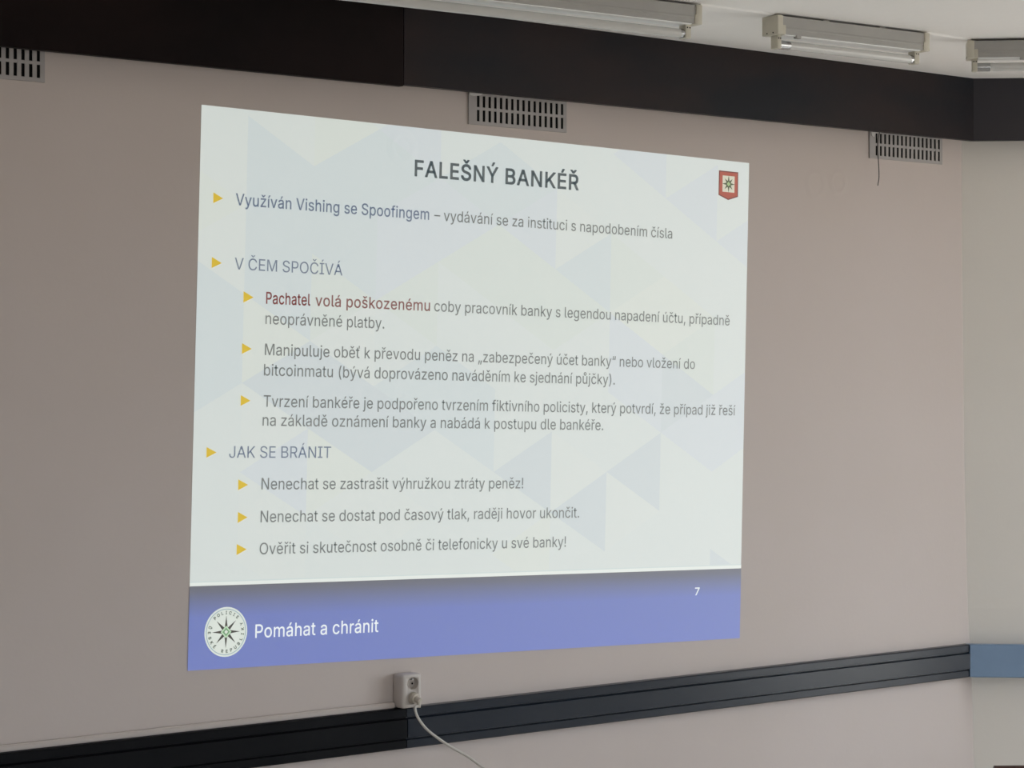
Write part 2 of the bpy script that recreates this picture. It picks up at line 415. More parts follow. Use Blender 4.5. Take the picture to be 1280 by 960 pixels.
def clip(poly, f):
    out = []
    for i in range(len(poly)):
        a, b = poly[i], poly[(i + 1) % len(poly)]; fa, fb = f(a), f(b)
        if fa >= 0: out.append(a)
        if (fa >= 0) != (fb >= 0):
            t = fa / (fa - fb); out.append((a[0] + (b[0] - a[0]) * t, a[1] + (b[1] - a[1]) * t))
    return out
BAND = lambda u: 1.113 - 0.0015 * u
bm = bmesh.new()
for k in range(-1, 9):
    for j in range(-2, 8):
        for par in (0, 1):
            ev = (k % 2 == 0)
            base = 2.62 if ev else 2.02                  # vertex heights on column k
            base2 = 2.02 if ev else 2.62
            if par == 0:                                 # apex on the left column
                a = base + 1.2 * j; poly = [(UC(k), a), (UC(k + 1), a - 0.6), (UC(k + 1), a + 0.6)]; key = tint_of(k, 'L', a)
            else:
                a = base2 + 1.2 * j; poly = [(UC(k), a + 0.6), (UC(k), a - 0.6), (UC(k + 1), a)]; key = tint_of(k, 'R', a)
            for f in (lambda p: p[0], lambda p: 10 - p[0], lambda p: 7.5 - p[1], lambda p: p[1] - 1.100):
                poly = clip(poly, f)
                if len(poly) < 3: break
            if len(poly) >= 3:
                fc = bm.faces.new([bm.verts.new(S(u, v, 0.0010)) for u, v in poly]); fc.material_index = KEYS.index(key)
me = bpy.data.meshes.new('background'); bmesh.ops.remove_doubles(bm, verts=bm.verts, dist=1e-6)
bm.normal_update()
for fc in bm.faces:
    if fc.normal.y > 0: fc.normal_flip()
bm.to_mesh(me); bm.free()
link('background', me, MT, slide)

def flat(name, polys, lift, m, parent=None, label=None):
    bm = bmesh.new()
    for p in polys:
        fc = bm.faces.new([bm.verts.new(S(u, v, lift)) for u, v in p])
    bm.normal_update()
    for fc in bm.faces:
        if fc.normal.y > 0: fc.normal_flip()
    me = bpy.data.meshes.new(name); bm.to_mesh(me); bm.free()
    o = link(name, me, m, slide if parent is None else parent)
    if label: o['label'] = label
    return o

# footer band: its own printed gradient, dark along the top edge
mb = projected('slide_footer_blue', (0.0, 0.05, 0.4), PRJ, base=(0.34, 0.335, 0.34))
n, l = mb.node_tree.nodes, mb.node_tree.links
uv = n.new('ShaderNodeUVMap'); sp = n.new('ShaderNodeSeparateXYZ'); rp = n.new('ShaderNodeValToRGB')
e = rp.color_ramp.elements
e[0].position = 0.0; e[0].color = (0.012, 0.052, 0.335, 1)
e[1].position = 1.0; e[1].color = (0.0, 0.0, 0.015, 1)
k = e.new(0.62); k.color = (0.012, 0.052, 0.32, 1)
k = e.new(0.80); k.color = (0.008, 0.030, 0.17, 1)
k = e.new(0.93); k.color = (0.0, 0.006, 0.050, 1)
l.new(uv.outputs[0], sp.inputs[0]); l.new(sp.outputs['Y'], rp.inputs[0]); l.new(rp.outputs[0], n['Principled BSDF'].inputs['Emission Color'])
bm = bmesh.new(); ul = bm.loops.layers.uv.new('UVMap')
N = 20
for i in range(N):
    u0, u1 = 10 * i / N, 10 * (i + 1) / N
    vs = [bm.verts.new(S(*p, 0.0016)) for p in ((u0, 0), (u1, 0), (u1, BAND(u1)), (u0, BAND(u0)))]
    fc = bm.faces.new(vs)
    for lp, q in zip(fc.loops, ((0, 0), (1, 0), (1, 1), (0, 1))): lp[ul].uv = q
me = bpy.data.meshes.new('footer_band'); bm.to_mesh(me); bm.free()
fb = link('footer_band', me, mb, slide); fb['label'] = 'blue footer band, darker along its top edge'
flat('footer_line', [[(0, 1.160), (10, 1.150), (10, 1.166), (0, 1.176)]], 0.0016, projected('slide_line', (0.40, 0.49, 0.48)))
flat('footer_line', [[(0, 1.113), (10, 1.098), (10, 1.148), (0, 1.158)]], 0.0016, projected('slide_bright_line', (0.56, 0.62, 0.59)))

INK = {'grey': projected('slide_ink_grey', (0.0, 0.018, 0.022), base=(0.40, 0.375, 0.355)),
       'dark': projected('slide_ink_title', (0.020, 0.036, 0.044), base=(0.33, 0.33, 0.32)),
       'blue': projected('slide_ink_blue', (0.0, 0.030, 0.095), base=(0.37, 0.37, 0.37)),
       'red': projected('slide_ink_red', (0.055, 0.0, 0.0), base=(0.45, 0.30, 0.28)),
       'dred': projected('slide_ink_dark_red', (0.06, 0.0, 0.0), base=(0.37, 0.16, 0.15)),
       'white': projected('slide_ink_white', (0.60, 0.66, 0.68)),
       'gold': projected('slide_gold', (0.40, 0.27, 0.0), base=(0.55, 0.42, 0.12))}
DG = bpy.context.evaluated_depsgraph_get
# outlines of the slide's plain sans-serif letters: (advance, contours); outer contours run clockwise, holes the other way
GLYPHS = {
    ' ': (187, ''),
    '!': (196, '67,160 63,509 132,509 128,160;98,-4 81,-1 66,9 56,24 52,41 56,58 66,73 81,83 98,86 116,83 130,73 140,58 143,41 140,24 130,9 116,-1'),
    '(': (273, '89,207 90,244 94,283 101,324 109,364 119,403 132,441 145,477 160,510 177,539 236,539 219,503 204,466 191,428 179,390 169,351 161,313 156,276 152,241 151,207 152,176 155,145 160,115 167,83 177,50 188,16 202,-19 218,-57 236,-96 177,-96 150,-46 128,4 111,55 99,106 92,156'),
    ')': (273, '37,-96 56,-56 72,-18 86,18 97,52 106,85 113,116 118,147 121,177 122,207 121,241 117,276 112,313 104,351 94,390 82,428 69,466 54,503 37,539 97,539 113,510 128,477 142,441 154,403 164,364 173,323 179,283 183,244 184,207 182,156 174,104 161,53 144,3 123,-47 97,-96'),
    ',': (187, '38,-119 68,71 137,71 84,-119'),
    '.': (187, '95,-4 78,-1 63,9 53,24 50,41 53,59 63,73 78,83 95,87 113,83 128,73 138,59 141,41 138,24 128,9 113,-1'),
    '7': (453, '97,0 323,448 323,452 62,452 62,509 391,509 391,449 165,0'),
    'A': (479, '16,0 201,509 276,509 463,0 395,0 287,302 264,372 232,478 245,478 213,371 191,302 85,0;110,142 110,199 370,199 370,142'),
    'B': (456, '60,0 60,509 241,509 274,507 304,501 329,491 350,477 367,461 381,442 390,421 396,398 398,374 395,344 387,320 373,301 356,286 336,275 315,267 315,262 339,257 363,245 385,227 402,203 411,184 416,161 418,136 416,111 410,88 400,67 386,48 368,31 344,18 317,8 284,2 247,0;125,57 245,57 281,60 309,67 330,80 344,96 353,115 355,137 352,161 342,184 327,203 306,218 279,228 248,231 125,231;125,285 238,285 265,288 288,296 308,309 323,326 333,348 336,372 333,393 326,412 313,429 294,442 270,449 240,452 125,452'),
    'C': (510, '267,-7 225,-3 186,7 150,25 119,49 92,79 70,115 53,157 44,203 40,254 44,305 53,352 70,393 92,429 119,459 150,484 186,501 225,512 267,516 293,514 317,511 340,504 362,496 383,485 402,471 419,456 435,438 448,418 459,397 467,373 473,348 408,348 401,373 389,395 375,413 357,428 337,440 315,449 292,454 267,456 237,453 209,445 184,432 161,414 141,391 125,364 113,332 106,295 103,254 106,213 113,177 125,145 141,117 161,94 184,76 210,63 237,56 267,53 292,55 315,60 337,69 357,81 375,96 389,114 401,136 408,160 473,160 467,135 459,112 448,91 435,71 420,53 402,38 383,24 363,13 341,5 317,-2 293,-6'),
    'E': (418, '60,0 60,509 372,509 372,452 125,452 125,286 355,286 355,229 125,229 125,57 375,57 375,0'),
    'F': (410, '60,0 60,509 369,509 369,452 125,452 125,278 346,278 346,221 125,221 125,0'),
    'I': (300, '31,0 31,57 118,57 118,452 31,452 31,509 269,509 269,452 183,452 183,57 269,57 269,0'),
    'J': (396, '185,-7 143,-2 106,11 75,33 52,63 38,100 33,145 33,173 98,173 98,145 100,117 108,93 122,74 139,61 160,53 185,50 209,53 230,61 248,74 261,93 269,117 272,145 272,509 336,509 336,145 332,100 318,63 294,33 263,11 227,-2'),
    'K': (466, '104,145 104,216 139,261 174,303 212,344 364,509 448,509 231,276 228,276;60,0 60,509 125,509 125,334 124,225 125,193 125,0;372,0 188,259 228,309 449,0'),
    'L': (393, '60,0 60,509 125,509 125,57 361,57 361,0'),
    'M': (628, '60,0 60,509 152,509 277,187 287,159 299,123 311,84 322,49 307,49 318,83 330,121 342,158 352,187 476,509 568,509 568,0 504,0 504,291 504,327 505,369 506,413 507,457 513,457 498,409 482,363 467,322 456,291 342,0 286,0 170,291 159,321 145,361 129,408 112,457 119,457 120,416 121,372 122,328 122,291 122,0'),
    'N': (523, '60,0 60,509 136,509 343,183 363,151 388,107 414,55 405,54 401,108 399,157 399,195 399,509 463,509 463,0 387,0 202,290 177,331 148,381 108,452 119,454 122,384 124,328 125,291 125,0'),
    'O': (533, '267,-7 225,-3 186,7 150,25 119,49 92,79 70,115 53,157 44,203 40,254 44,305 53,352 70,393 92,429 119,459 150,484 186,501 225,512 267,516 309,512 348,501 384,484 415,459 442,429 464,393 480,352 490,305 493,254 490,203 480,157 464,115 442,79 415,49 384,25 348,7 309,-3;267,53 296,55 324,63 349,76 372,94 392,116 408,144 420,176 428,213 430,254 428,295 420,332 408,365 392,392 372,415 349,433 324,446 296,453 267,456 237,453 210,445 184,433 161,415 142,392 125,364 113,332 106,295 103,254 106,213 113,176 125,144 142,117 161,94 184,76 210,63 237,55'),
    'P': (444, '60,0 60,509 235,509 272,506 305,499 332,487 356,471 375,452 390,430 400,404 407,377 409,348 407,318 400,291 390,265 375,243 356,223 332,207 305,195 272,188 235,186 125,186 125,0;125,242 233,242 257,244 279,248 297,256 318,272 333,294 342,319 344,348 342,376 333,402 318,423 297,439 279,446 257,451 232,452 125,452'),
    'R': (449, '60,0 60,509 236,509 273,506 305,500 333,489 356,473 376,455 390,433 401,408 407,381 409,352 407,323 401,296 390,271 376,250 356,232 333,217 305,206 273,200 236,198 125,198 125,0;125,255 234,255 258,256 280,260 298,267 319,281 334,300 342,324 345,352 342,380 334,405 319,425 298,440 279,446 258,451 233,452 125,452;353,0 230,229 303,229 428,0'),
    'S': (446, '224,-9 188,-7 156,-1 128,9 102,23 81,40 64,60 51,83 42,109 38,137 104,137 110,110 123,88 142,71 166,59 194,52 224,49 246,50 267,54 286,60 311,74 329,92 341,114 346,139 342,161 332,179 316,193 296,205 245,222 184,239 145,253 112,269 86,289 67,313 56,341 52,372 54,400 62,425 75,448 92,468 113,484 138,498 165,508 195,514 227,516 259,514 289,508 316,498 340,484 360,468 377,449 390,427 398,403 401,378 337,378 332,402 320,421 302,437 280,449 254,456 225,459 194,456 167,448 145,435 129,418 118,398 115,376 119,352 131,334 148,319 169,308 212,293 264,279 312,264 336,252 359,238 379,220 395,198 402,180 407,161 408,139 406,112 399,87 386,64 370,43 349,25 323,11 294,0 261,-7'),
    'T': (448, '32,452 32,509 417,509 417,452 257,452 257,0 193,0 193,452'),
    'U': (517, '259,-8 220,-6 186,2 154,15 126,33 103,55 85,80 71,108 63,140 60,173 60,509 124,509 124,178 126,155 132,133 141,113 153,95 169,80 187,68 208,59 232,53 259,52 285,53 309,59 331,68 349,80 364,95 377,113 385,133 391,155 393,178 393,509 457,509 457,173 454,140 446,108 433,80 414,55 391,33 363,15 332,2 297,-6'),
    'V': (479, '204,0 16,509 84,509 192,206 215,137 248,31 235,31 267,138 290,206 395,509 463,509 278,0'),
    'Y': (472, '203,0 203,208 16,509 91,509 192,344 222,292 250,230 224,230 251,293 280,344 381,509 455,509 268,208 268,0'),
    'a': (389, '160,-9 137,-7 115,-3 94,5 76,15 60,29 48,45 38,63 32,84 30,108 34,138 43,161 58,179 78,193 100,203 125,211 178,220 234,227 252,230 265,235 273,243 276,255 276,257 273,279 267,297 256,311 240,322 220,329 196,331 171,329 149,322 132,313 118,301 107,288 100,274 41,291 51,313 64,331 79,346 95,358 114,368 133,375 153,380 173,383 194,384 239,379 263,372 286,360 306,343 322,320 330,301 335,278 337,251 337,0 277,0 277,52 272,52 252,25 236,12 215,1 190,-6;170,45 202,49 228,59 248,74 263,93 272,115 276,138 276,190 259,182 231,176 200,171 175,168 134,159 117,150 103,139 95,124 92,105 94,87 102,72 114,61 130,52 149,47'),
    'b': (424, '229,-8 198,-5 172,4 153,17 138,31 118,59 112,59 112,0 53,0 53,509 114,509 114,319 118,319 137,346 152,360 171,373 197,381 229,384 259,382 287,374 313,361 335,342 354,320 370,293 381,261 388,227 390,189 388,151 381,116 370,84 355,57 336,34 313,16 288,3 260,-6;220,47 242,49 262,55 279,66 294,80 306,97 316,117 323,139 327,163 328,189 327,215 323,239 316,261 307,281 295,298 280,311 262,322 243,328 220,330 198,328 178,322 161,312 147,299 134,282 125,263 118,241 114,216 113,189 114,162 118,138 125,115 135,95 147,78 162,65 179,55 198,49'),
    'c': (395, '207,-8 174,-5 144,3 117,16 93,35 72,58 56,85 44,116 37,150 34,187 37,225 44,260 56,291 72,318 93,341 117,360 144,374 174,382 207,384 234,383 260,377 284,368 305,356 324,341 340,322 353,301 362,277 303,262 290,289 270,311 242,325 207,330 184,328 163,321 145,310 130,296 118,278 108,258 102,236 98,212 96,187 98,163 102,139 108,117 118,97 130,80 145,66 163,55 184,49 207,46 243,52 271,66 292,89 304,117 363,102 354,78 341,56 325,37 306,21 285,9 261,-1 235,-6'),
    'd': (424, '195,-8 165,-6 137,3 111,16 89,34 70,57 55,84 43,116 36,151 34,189 36,227 43,261 55,293 70,320 89,342 112,361 137,374 165,382 196,384 228,381 253,373 272,360 287,346 306,319 311,319 311,509 372,509 372,0 313,0 313,59 307,59 287,31 272,17 252,4 227,-5;205,47 226,49 246,55 263,65 278,78 290,95 299,115 306,138 310,162 312,189 310,216 306,241 300,263 290,282 278,299 263,312 246,322 227,328 205,330 182,328 162,322 145,311 130,298 118,281 108,261 102,239 98,215 96,189 98,163 102,139 109,117 118,97 130,80 145,66 162,55 182,49'),
    'e': (404, '212,-8 177,-5 145,3 117,16 92,35 72,58 56,85 44,116 37,150 34,187 36,224 44,258 55,290 71,317 91,340 115,359 142,373 172,382 205,384 226,383 246,380 266,374 285,366 303,355 319,341 334,324 347,305 357,282 365,256 370,227 371,194 371,169 75,169 75,221 338,221 310,202 308,226 304,248 298,269 283,294 263,314 237,326 205,330 183,328 164,323 146,313 125,294 109,270 99,241 96,211 96,178 98,151 102,127 110,106 121,88 135,73 151,61 169,53 190,48 212,46 234,48 254,53 271,61 285,73 297,88 306,105 365,91 353,63 335,39 320,26 302,14 283,4 261,-3 237,-7'),
    'f': (253, '228,379 228,327 6,327 6,379;81,0 81,432 84,461 96,486 113,505 135,519 161,527 187,530 222,527 243,521 227,468 215,472 195,474 171,470 154,460 145,443 142,419 142,0'),
    'g': (425, '207,-151 180,-149 156,-146 134,-140 105,-127 82,-110 64,-91 51,-69 101,-41 122,-66 136,-78 154,-88 178,-95 207,-97 236,-95 261,-87 282,-75 298,-58 308,-34 311,-6 311,68 306,68 287,41 272,28 252,16 227,8 195,5 165,7 138,14 113,27 90,43 71,65 55,90 43,120 36,154 34,191 36,229 43,263 55,293 71,320 90,342 112,361 138,374 166,382 196,384 228,382 253,373 273,360 288,346 308,319 313,319 313,379 372,379 372,-9 370,-40 363,-67 350,-90 334,-109 314,-124 291,-136 265,-144 237,-149;205,59 227,61 246,66 264,75 285,95 300,121 307,142 311,166 312,193 311,219 307,242 300,264 291,283 279,299 264,312 247,322 227,328 205,330 182,328 163,322 145,312 130,298 118,282 109,262 102,241 98,218 96,193 98,167 102,144 109,123 124,96 145,76 163,66 183,61'),
    'h': (410, '114,227 114,0 53,0 53,509 114,509 114,287 102,287 116,319 132,344 152,362 175,374 200,382 227,384 252,383 275,377 295,369 313,356 328,340 341,321 350,298 355,271 357,240 357,0 296,0 296,235 293,263 286,286 273,304 256,318 235,326 210,329 184,326 161,317 141,303 126,283 117,257'),
    'i': (166, '53,0 53,379 114,379 114,0;84,443 67,446 54,455 44,468 41,483 44,499 54,512 67,521 84,524 100,521 114,512 123,499 126,483 123,468 114,455 100,446'),
    'j': (166, '53,379 114,379 114,-30 112,-52 108,-72 102,-90 86,-113 65,-129 47,-137 27,-141 4,-143 -10,-143 -10,-87 2,-87 25,-83 40,-72 50,-54 53,-29;83,443 67,446 53,455 44,468 41,483 44,499 53,512 67,521 83,524 100,521 114,512 123,499 126,483 123,468 114,455 100,446'),
    'k': (380, '110,137 110,212 121,212 284,379 360,379 184,199 177,199;53,0 53,509 114,509 114,0;294,0 148,186 191,229 372,0'),
    'l': (189, '139,-2 112,0 91,8 74,20 62,37 55,59 53,84 53,509 114,509 114,99 115,77 120,62 130,54 146,52 160,53 170,54 181,3 162,-1'),
    'm': (609, '53,0 53,379 112,379 112,295 108,295 118,323 132,346 151,363 172,376 195,384 219,386 245,383 268,375 287,361 303,342 314,320 321,295 312,295 322,321 337,343 357,361 381,375 407,383 437,386 458,385 478,380 497,372 514,361 529,346 541,328 550,307 555,283 557,255 557,0 496,0 496,254 493,279 485,298 473,313 447,326 419,330 395,328 374,320 358,307 345,290 338,270 335,247 335,0 274,0 274,260 269,288 253,311 229,326 199,330 178,328 158,320 140,307 126,289 117,266 114,238 114,0'),
    'n': (409, '114,227 114,0 53,0 53,379 112,379 112,287 102,287 116,319 132,344 152,362 175,374 200,382 227,384 252,383 275,377 295,369 313,356 328,340 341,321 350,298 355,271 357,240 357,0 296,0 296,235 293,263 286,286 273,304 256,318 235,326 210,329 184,326 161,317 141,303 126,283 117,257'),
    'o': (415, '207,-8 174,-5 144,3 117,16 93,35 72,58 56,85 44,116 37,150 34,187 37,225 44,260 56,291 72,318 93,341 117,360 144,374 174,382 207,384 241,382 271,374 299,360 323,341 343,318 359,291 371,260 379,225 381,187 379,150 371,116 359,85 343,58 323,35 299,16 271,3 241,-5;207,46 231,49 252,55 270,66 285,80 298,97 307,117 314,139 318,163 319,187 318,212 314,236 307,258 298,278 285,296 270,310 252,321 231,328 207,330 184,328 163,321 145,310 130,296 118,278 108,258 102,236 98,212 96,187 98,163 102,139 108,117 118,97 130,80 145,66 163,55 184,49'),
    'p': (424, '53,-143 53,379 112,379 112,319 118,319 137,346 152,360 171,373 197,381 229,384 259,382 287,374 313,361 335,342 354,320 370,293 381,261 388,227 390,189 388,151 381,116 370,84 355,57 336,34 313,16 288,3 260,-6 229,-8 198,-5 173,4 153,17 138,31 118,59 114,59 114,-143;220,47 242,49 262,55 279,66 294,80 306,97 316,117 323,139 327,163 328,189 327,215 323,239 316,261 307,281 295,298 280,311 262,322 243,328 220,330 198,328 178,322 161,312 147,299 134,282 125,263 118,241 114,216 113,189 114,162 118,138 125,115 135,95 147,78 162,65 179,55 198,49'),
    'r': (259, '53,0 53,379 112,379 112,321 115,321 130,347 152,367 171,377 191,383 213,385 229,384 243,384 243,322 230,324 207,326 182,323 159,315 140,301 126,284 117,262 114,237 114,0'),
    's': (365, '182,-8 157,-7 133,-3 112,3 93,12 76,24 62,38 50,54 41,73 36,94 94,107 105,79 124,60 150,49 181,45 206,47 227,53 244,62 262,81 268,103 265,121 254,136 237,147 212,155 149,170 118,180 92,192 72,208 58,227 50,249 47,274 49,295 55,314 65,332 79,347 95,360 115,370 137,378 161,383 187,384 212,383 234,379 254,372 279,358 299,339 314,316 324,290 268,277 258,298 243,316 219,328 187,333 156,329 131,317 114,299 109,277 112,258 124,243 144,232 172,223 229,209 261,200 287,187 306,171 320,153 328,131 331,107 329,85 323,65 312,47 298,31 281,18 260,6 236,-2 210,-7'),
    't': (227, '204,379 204,327 6,327 6,379;65,471 126,471 126,98 128,76 136,61 150,53 170,50 185,51 202,54 213,2 192,-3 168,-4 138,-1 113,7 92,21 77,41 68,64 65,93'),
    'u': (410, '182,-5 158,-3 135,2 115,11 97,23 82,39 69,59 60,82 54,109 53,139 53,379 114,379 114,144 116,117 124,94 137,75 154,61 175,53 200,50 226,53 249,62 268,77 283,97 293,122 296,153 296,379 357,379 357,0 298,0 298,92 307,92 294,60 277,35 257,17 234,5 209,-3'),
    'v': (389, '163,0 17,379 84,379 165,155 187,87 206,21 184,21 203,87 224,155 305,379 371,379 226,0'),
    'y': (389, '47,-139 61,-86 71,-87 88,-90 104,-89 118,-84 130,-74 141,-58 151,-36 163,-1 17,379 84,379 165,155 187,87 206,21 184,21 202,87 224,155 305,379 371,379 204,-58 191,-85 177,-107 159,-124 139,-136 117,-143 91,-145 65,-143'),
    'z': (380, '42,0 42,46 254,320 254,323 48,323 48,379 333,379 333,331 126,60 126,56 339,56 339,0'),
    'Á': (479, '16,0 201,509 276,509 463,0 395,0 287,302 264,372 232,478 245,478 213,371 191,302 85,0;110,142 110,199 370,199 370,142;213,558 260,659 329,659 263,558'),
    'É': (418, '60,0 60,509 372,509 372,452 125,452 125,286 355,286 355,229 125,229 125,57 375,57 375,0;191,558 239,659 307,659 241,558'),
    'Í': (300, '31,0 31,57 118,57 118,452 31,452 31,509 269,509 269,452 183,452 183,57 269,57 269,0;124,558 171,659 240,659 174,558'),
    'Ý': (472, '203,0 203,208 16,509 91,509 192,344 222,292 250,230 224,230 251,293 280,344 381,509 455,509 268,208 268,0;209,558 257,659 325,659 259,558'),
    'á': (389, '160,-9 137,-7 115,-3 94,5 76,15 60,29 48,45 38,63 32,84 30,108 34,138 43,161 58,179 78,193 100,203 125,211 178,220 234,227 252,230 265,235 273,243 276,255 276,257 273,279 267,297 256,311 240,322 220,329 196,331 171,329 149,322 132,313 118,301 107,288 100,274 41,291 51,313 64,331 79,346 95,358 114,368 133,375 153,380 173,383 194,384 239,379 263,372 286,360 306,343 322,320 330,301 335,278 337,251 337,0 277,0 277,52 272,52 252,25 236,12 215,1 190,-6;170,45 202,49 228,59 248,74 263,93 272,115 276,138 276,190 259,182 231,176 200,171 175,168 134,159 117,150 103,139 95,124 92,105 94,87 102,72 114,61 130,52 149,47;162,429 210,529 278,529 212,429'),
    'é': (404, '212,-8 177,-5 145,3 117,16 92,35 72,58 56,85 44,116 37,150 34,187 36,224 44,258 55,290 71,317 91,340 115,359 142,373 172,382 205,384 226,383 246,380 266,374 285,366 303,355 319,341 334,324 347,305 357,282 365,256 370,227 371,194 371,169 75,169 75,221 338,221 310,202 308,226 304,248 298,269 283,294 263,314 237,326 205,330 183,328 164,323 146,313 125,294 109,270 99,241 96,211 96,178 98,151 102,127 110,106 121,88 135,73 151,61 169,53 190,48 212,46 234,48 254,53 271,61 285,73 297,88 306,105 365,91 353,63 335,39 320,26 302,14 283,4 261,-3 237,-7;177,429 225,529 293,529 227,429'),
    'í': (166, '53,0 53,379 114,379 114,0;57,429 104,529 173,529 107,429'),
    'ú': (410, '182,-5 158,-3 135,2 115,11 97,23 82,39 69,59 60,82 54,109 53,139 53,379 114,379 114,144 116,117 124,94 137,75 154,61 175,53 200,50 226,53 249,62 268,77 283,97 293,122 296,153 296,379 357,379 357,0 298,0 298,92 307,92 294,60 277,35 257,17 234,5 209,-3;178,429 226,529 294,529 228,429'),
    'ý': (389, '47,-139 61,-86 71,-87 88,-90 104,-89 118,-84 130,-74 141,-58 151,-36 163,-1 17,379 84,379 165,155 187,87 206,21 184,21 202,87 224,155 305,379 371,379 204,-58 191,-85 177,-107 159,-124 139,-136 117,-143 91,-145 65,-143;168,429 215,529 284,529 218,429'),
    'Č': (510, '267,-7 225,-3 186,7 150,25 119,49 92,79 70,115 53,157 44,203 40,254 44,305 53,352 70,393 92,429 119,459 150,484 186,501 225,512 267,516 293,514 317,511 340,504 362,496 383,485 402,471 419,456 435,438 448,418 459,397 467,373 473,348 408,348 401,373 389,395 375,413 357,428 337,440 315,449 292,454 267,456 237,453 209,445 184,432 161,414 141,391 125,364 113,332 106,295 103,254 106,213 113,177 125,145 141,117 161,94 184,76 210,63 237,56 267,53 292,55 315,60 337,69 357,81 375,96 389,114 401,136 408,160 473,160 467,135 459,112 448,91 435,71 420,53 402,38 383,24 363,13 341,5 317,-2 293,-6;217,659 266,599 315,659 376,659 376,656 295,565 237,565 157,656 157,659'),
    'č': (395, '207,-8 174,-5 144,3 117,16 93,35 72,58 56,85 44,116 37,150 34,187 37,225 44,260 56,291 72,318 93,341 117,360 144,374 174,382 207,384 234,383 260,377 284,368 305,356 324,341 340,322 353,301 362,277 303,262 290,289 270,311 242,325 207,330 184,328 163,321 145,310 130,296 118,278 108,258 102,236 98,212 96,187 98,163 102,139 108,117 118,97 130,80 145,66 163,55 184,49 207,46 243,52 271,66 292,89 304,117 363,102 354,78 341,56 325,37 306,21 285,9 261,-1 235,-6;158,529 207,469 256,529 317,529 317,526 236,435 178,435 98,526 98,529'),
    'ě': (404, '212,-8 177,-5 145,3 117,16 92,35 72,58 56,85 44,116 37,150 34,187 36,224 44,258 55,290 71,317 91,340 115,359 142,373 172,382 205,384 226,383 246,380 266,374 285,366 303,355 319,341 334,324 347,305 357,282 365,256 370,227 371,194 371,169 75,169 75,221 338,221 310,202 308,226 304,248 298,269 283,294 263,314 237,326 205,330 183,328 164,323 146,313 125,294 109,270 99,241 96,211 96,178 98,151 102,127 110,106 121,88 135,73 151,61 169,53 190,48 212,46 234,48 254,53 271,61 285,73 297,88 306,105 365,91 353,63 335,39 320,26 302,14 283,4 261,-3 237,-7;155,529 204,469 252,529 313,529 313,526 233,435 175,435 95,526 95,529'),
    'Ř': (449, '60,0 60,509 236,509 273,506 305,500 333,489 356,473 376,455 390,433 401,408 407,381 409,352 407,323 401,296 390,271 376,250 356,232 333,217 305,206 273,200 236,198 125,198 125,0;125,255 234,255 258,256 280,260 298,267 319,281 334,300 342,324 345,352 342,380 334,405 319,425 298,440 279,446 258,451 233,452 125,452;353,0 230,229 303,229 428,0;173,659 222,599 270,659 332,659 332,656 251,565 193,565 113,656 113,659'),
    'ř': (259, '53,0 53,379 112,379 112,321 115,321 130,347 152,367 171,377 191,383 213,385 229,384 243,384 243,322 230,324 207,326 182,323 159,315 140,301 126,284 117,262 114,237 114,0;94,529 143,469 192,529 253,529 253,526 172,435 114,435 34,526 34,529'),
    'Š': (446, '224,-9 188,-7 156,-1 128,9 102,23 81,40 64,60 51,83 42,109 38,137 104,137 110,110 123,88 142,71 166,59 194,52 224,49 246,50 267,54 286,60 311,74 329,92 341,114 346,139 342,161 332,179 316,193 296,205 245,222 184,239 145,253 112,269 86,289 67,313 56,341 52,372 54,400 62,425 75,448 92,468 113,484 138,498 165,508 195,514 227,516 259,514 289,508 316,498 340,484 360,468 377,449 390,427 398,403 401,378 337,378 332,402 320,421 302,437 280,449 254,456 225,459 194,456 167,448 145,435 129,418 118,398 115,376 119,352 131,334 148,319 169,308 212,293 264,279 312,264 336,252 359,238 379,220 395,198 402,180 407,161 408,139 406,112 399,87 386,64 370,43 349,25 323,11 294,0 261,-7;173,659 223,599 271,659 332,659 332,656 252,565 194,565 113,656 113,659'),
    'š': (365, '182,-8 157,-7 133,-3 112,3 93,12 76,24 62,38 50,54 41,73 36,94 94,107 105,79 124,60 150,49 181,45 206,47 227,53 244,62 262,81 268,103 265,121 254,136 237,147 212,155 149,170 118,180 92,192 72,208 58,227 50,249 47,274 49,295 55,314 65,332 79,347 95,360 115,370 137,378 161,383 187,384 212,383 234,379 254,372 279,358 299,339 314,316 324,290 268,277 258,298 243,316 219,328 187,333 156,329 131,317 114,299 109,277 112,258 124,243 144,232 172,223 229,209 261,200 287,187 306,171 320,153 328,131 331,107 329,85 323,65 312,47 298,31 281,18 260,6 236,-2 210,-7;137,529 186,469 235,529 296,529 296,526 215,435 157,435 77,526 77,529'),
    'ť': (261, '204,379 204,327 6,327 6,379;65,471 126,471 126,98 128,76 136,61 150,53 170,50 185,51 202,54 213,2 192,-3 168,-4 138,-1 113,7 92,21 77,41 68,64 65,93;166,425 166,554 227,554 209,425'),
    'ů': (410, '182,-5 158,-3 135,2 115,11 97,23 82,39 69,59 60,82 54,109 53,139 53,379 114,379 114,144 116,117 124,94 137,75 154,61 175,53 200,50 226,53 249,62 268,77 283,97 293,122 296,153 296,379 357,379 357,0 298,0 298,92 307,92 294,60 277,35 257,17 234,5 209,-3;205,404 182,407 160,416 142,429 128,447 119,467 116,490 119,512 128,532 142,550 160,563 182,572 205,575 228,572 250,563 268,550 282,532 291,512 294,490 291,467 282,447 268,429 250,416 228,407;205,447 221,450 235,460 244,473 248,490 244,506 235,519 221,529 205,532 189,529 175,519 166,506 163,490 166,473 175,460 189,450'),
    'ž': (380, '42,0 42,46 254,320 254,323 48,323 48,379 333,379 333,331 126,60 126,56 339,56 339,0;138,529 187,469 235,529 296,529 296,526 216,435 158,435 78,526 78,529'),
    '–': (349, '350,244 350,188 0,188 0,244'),
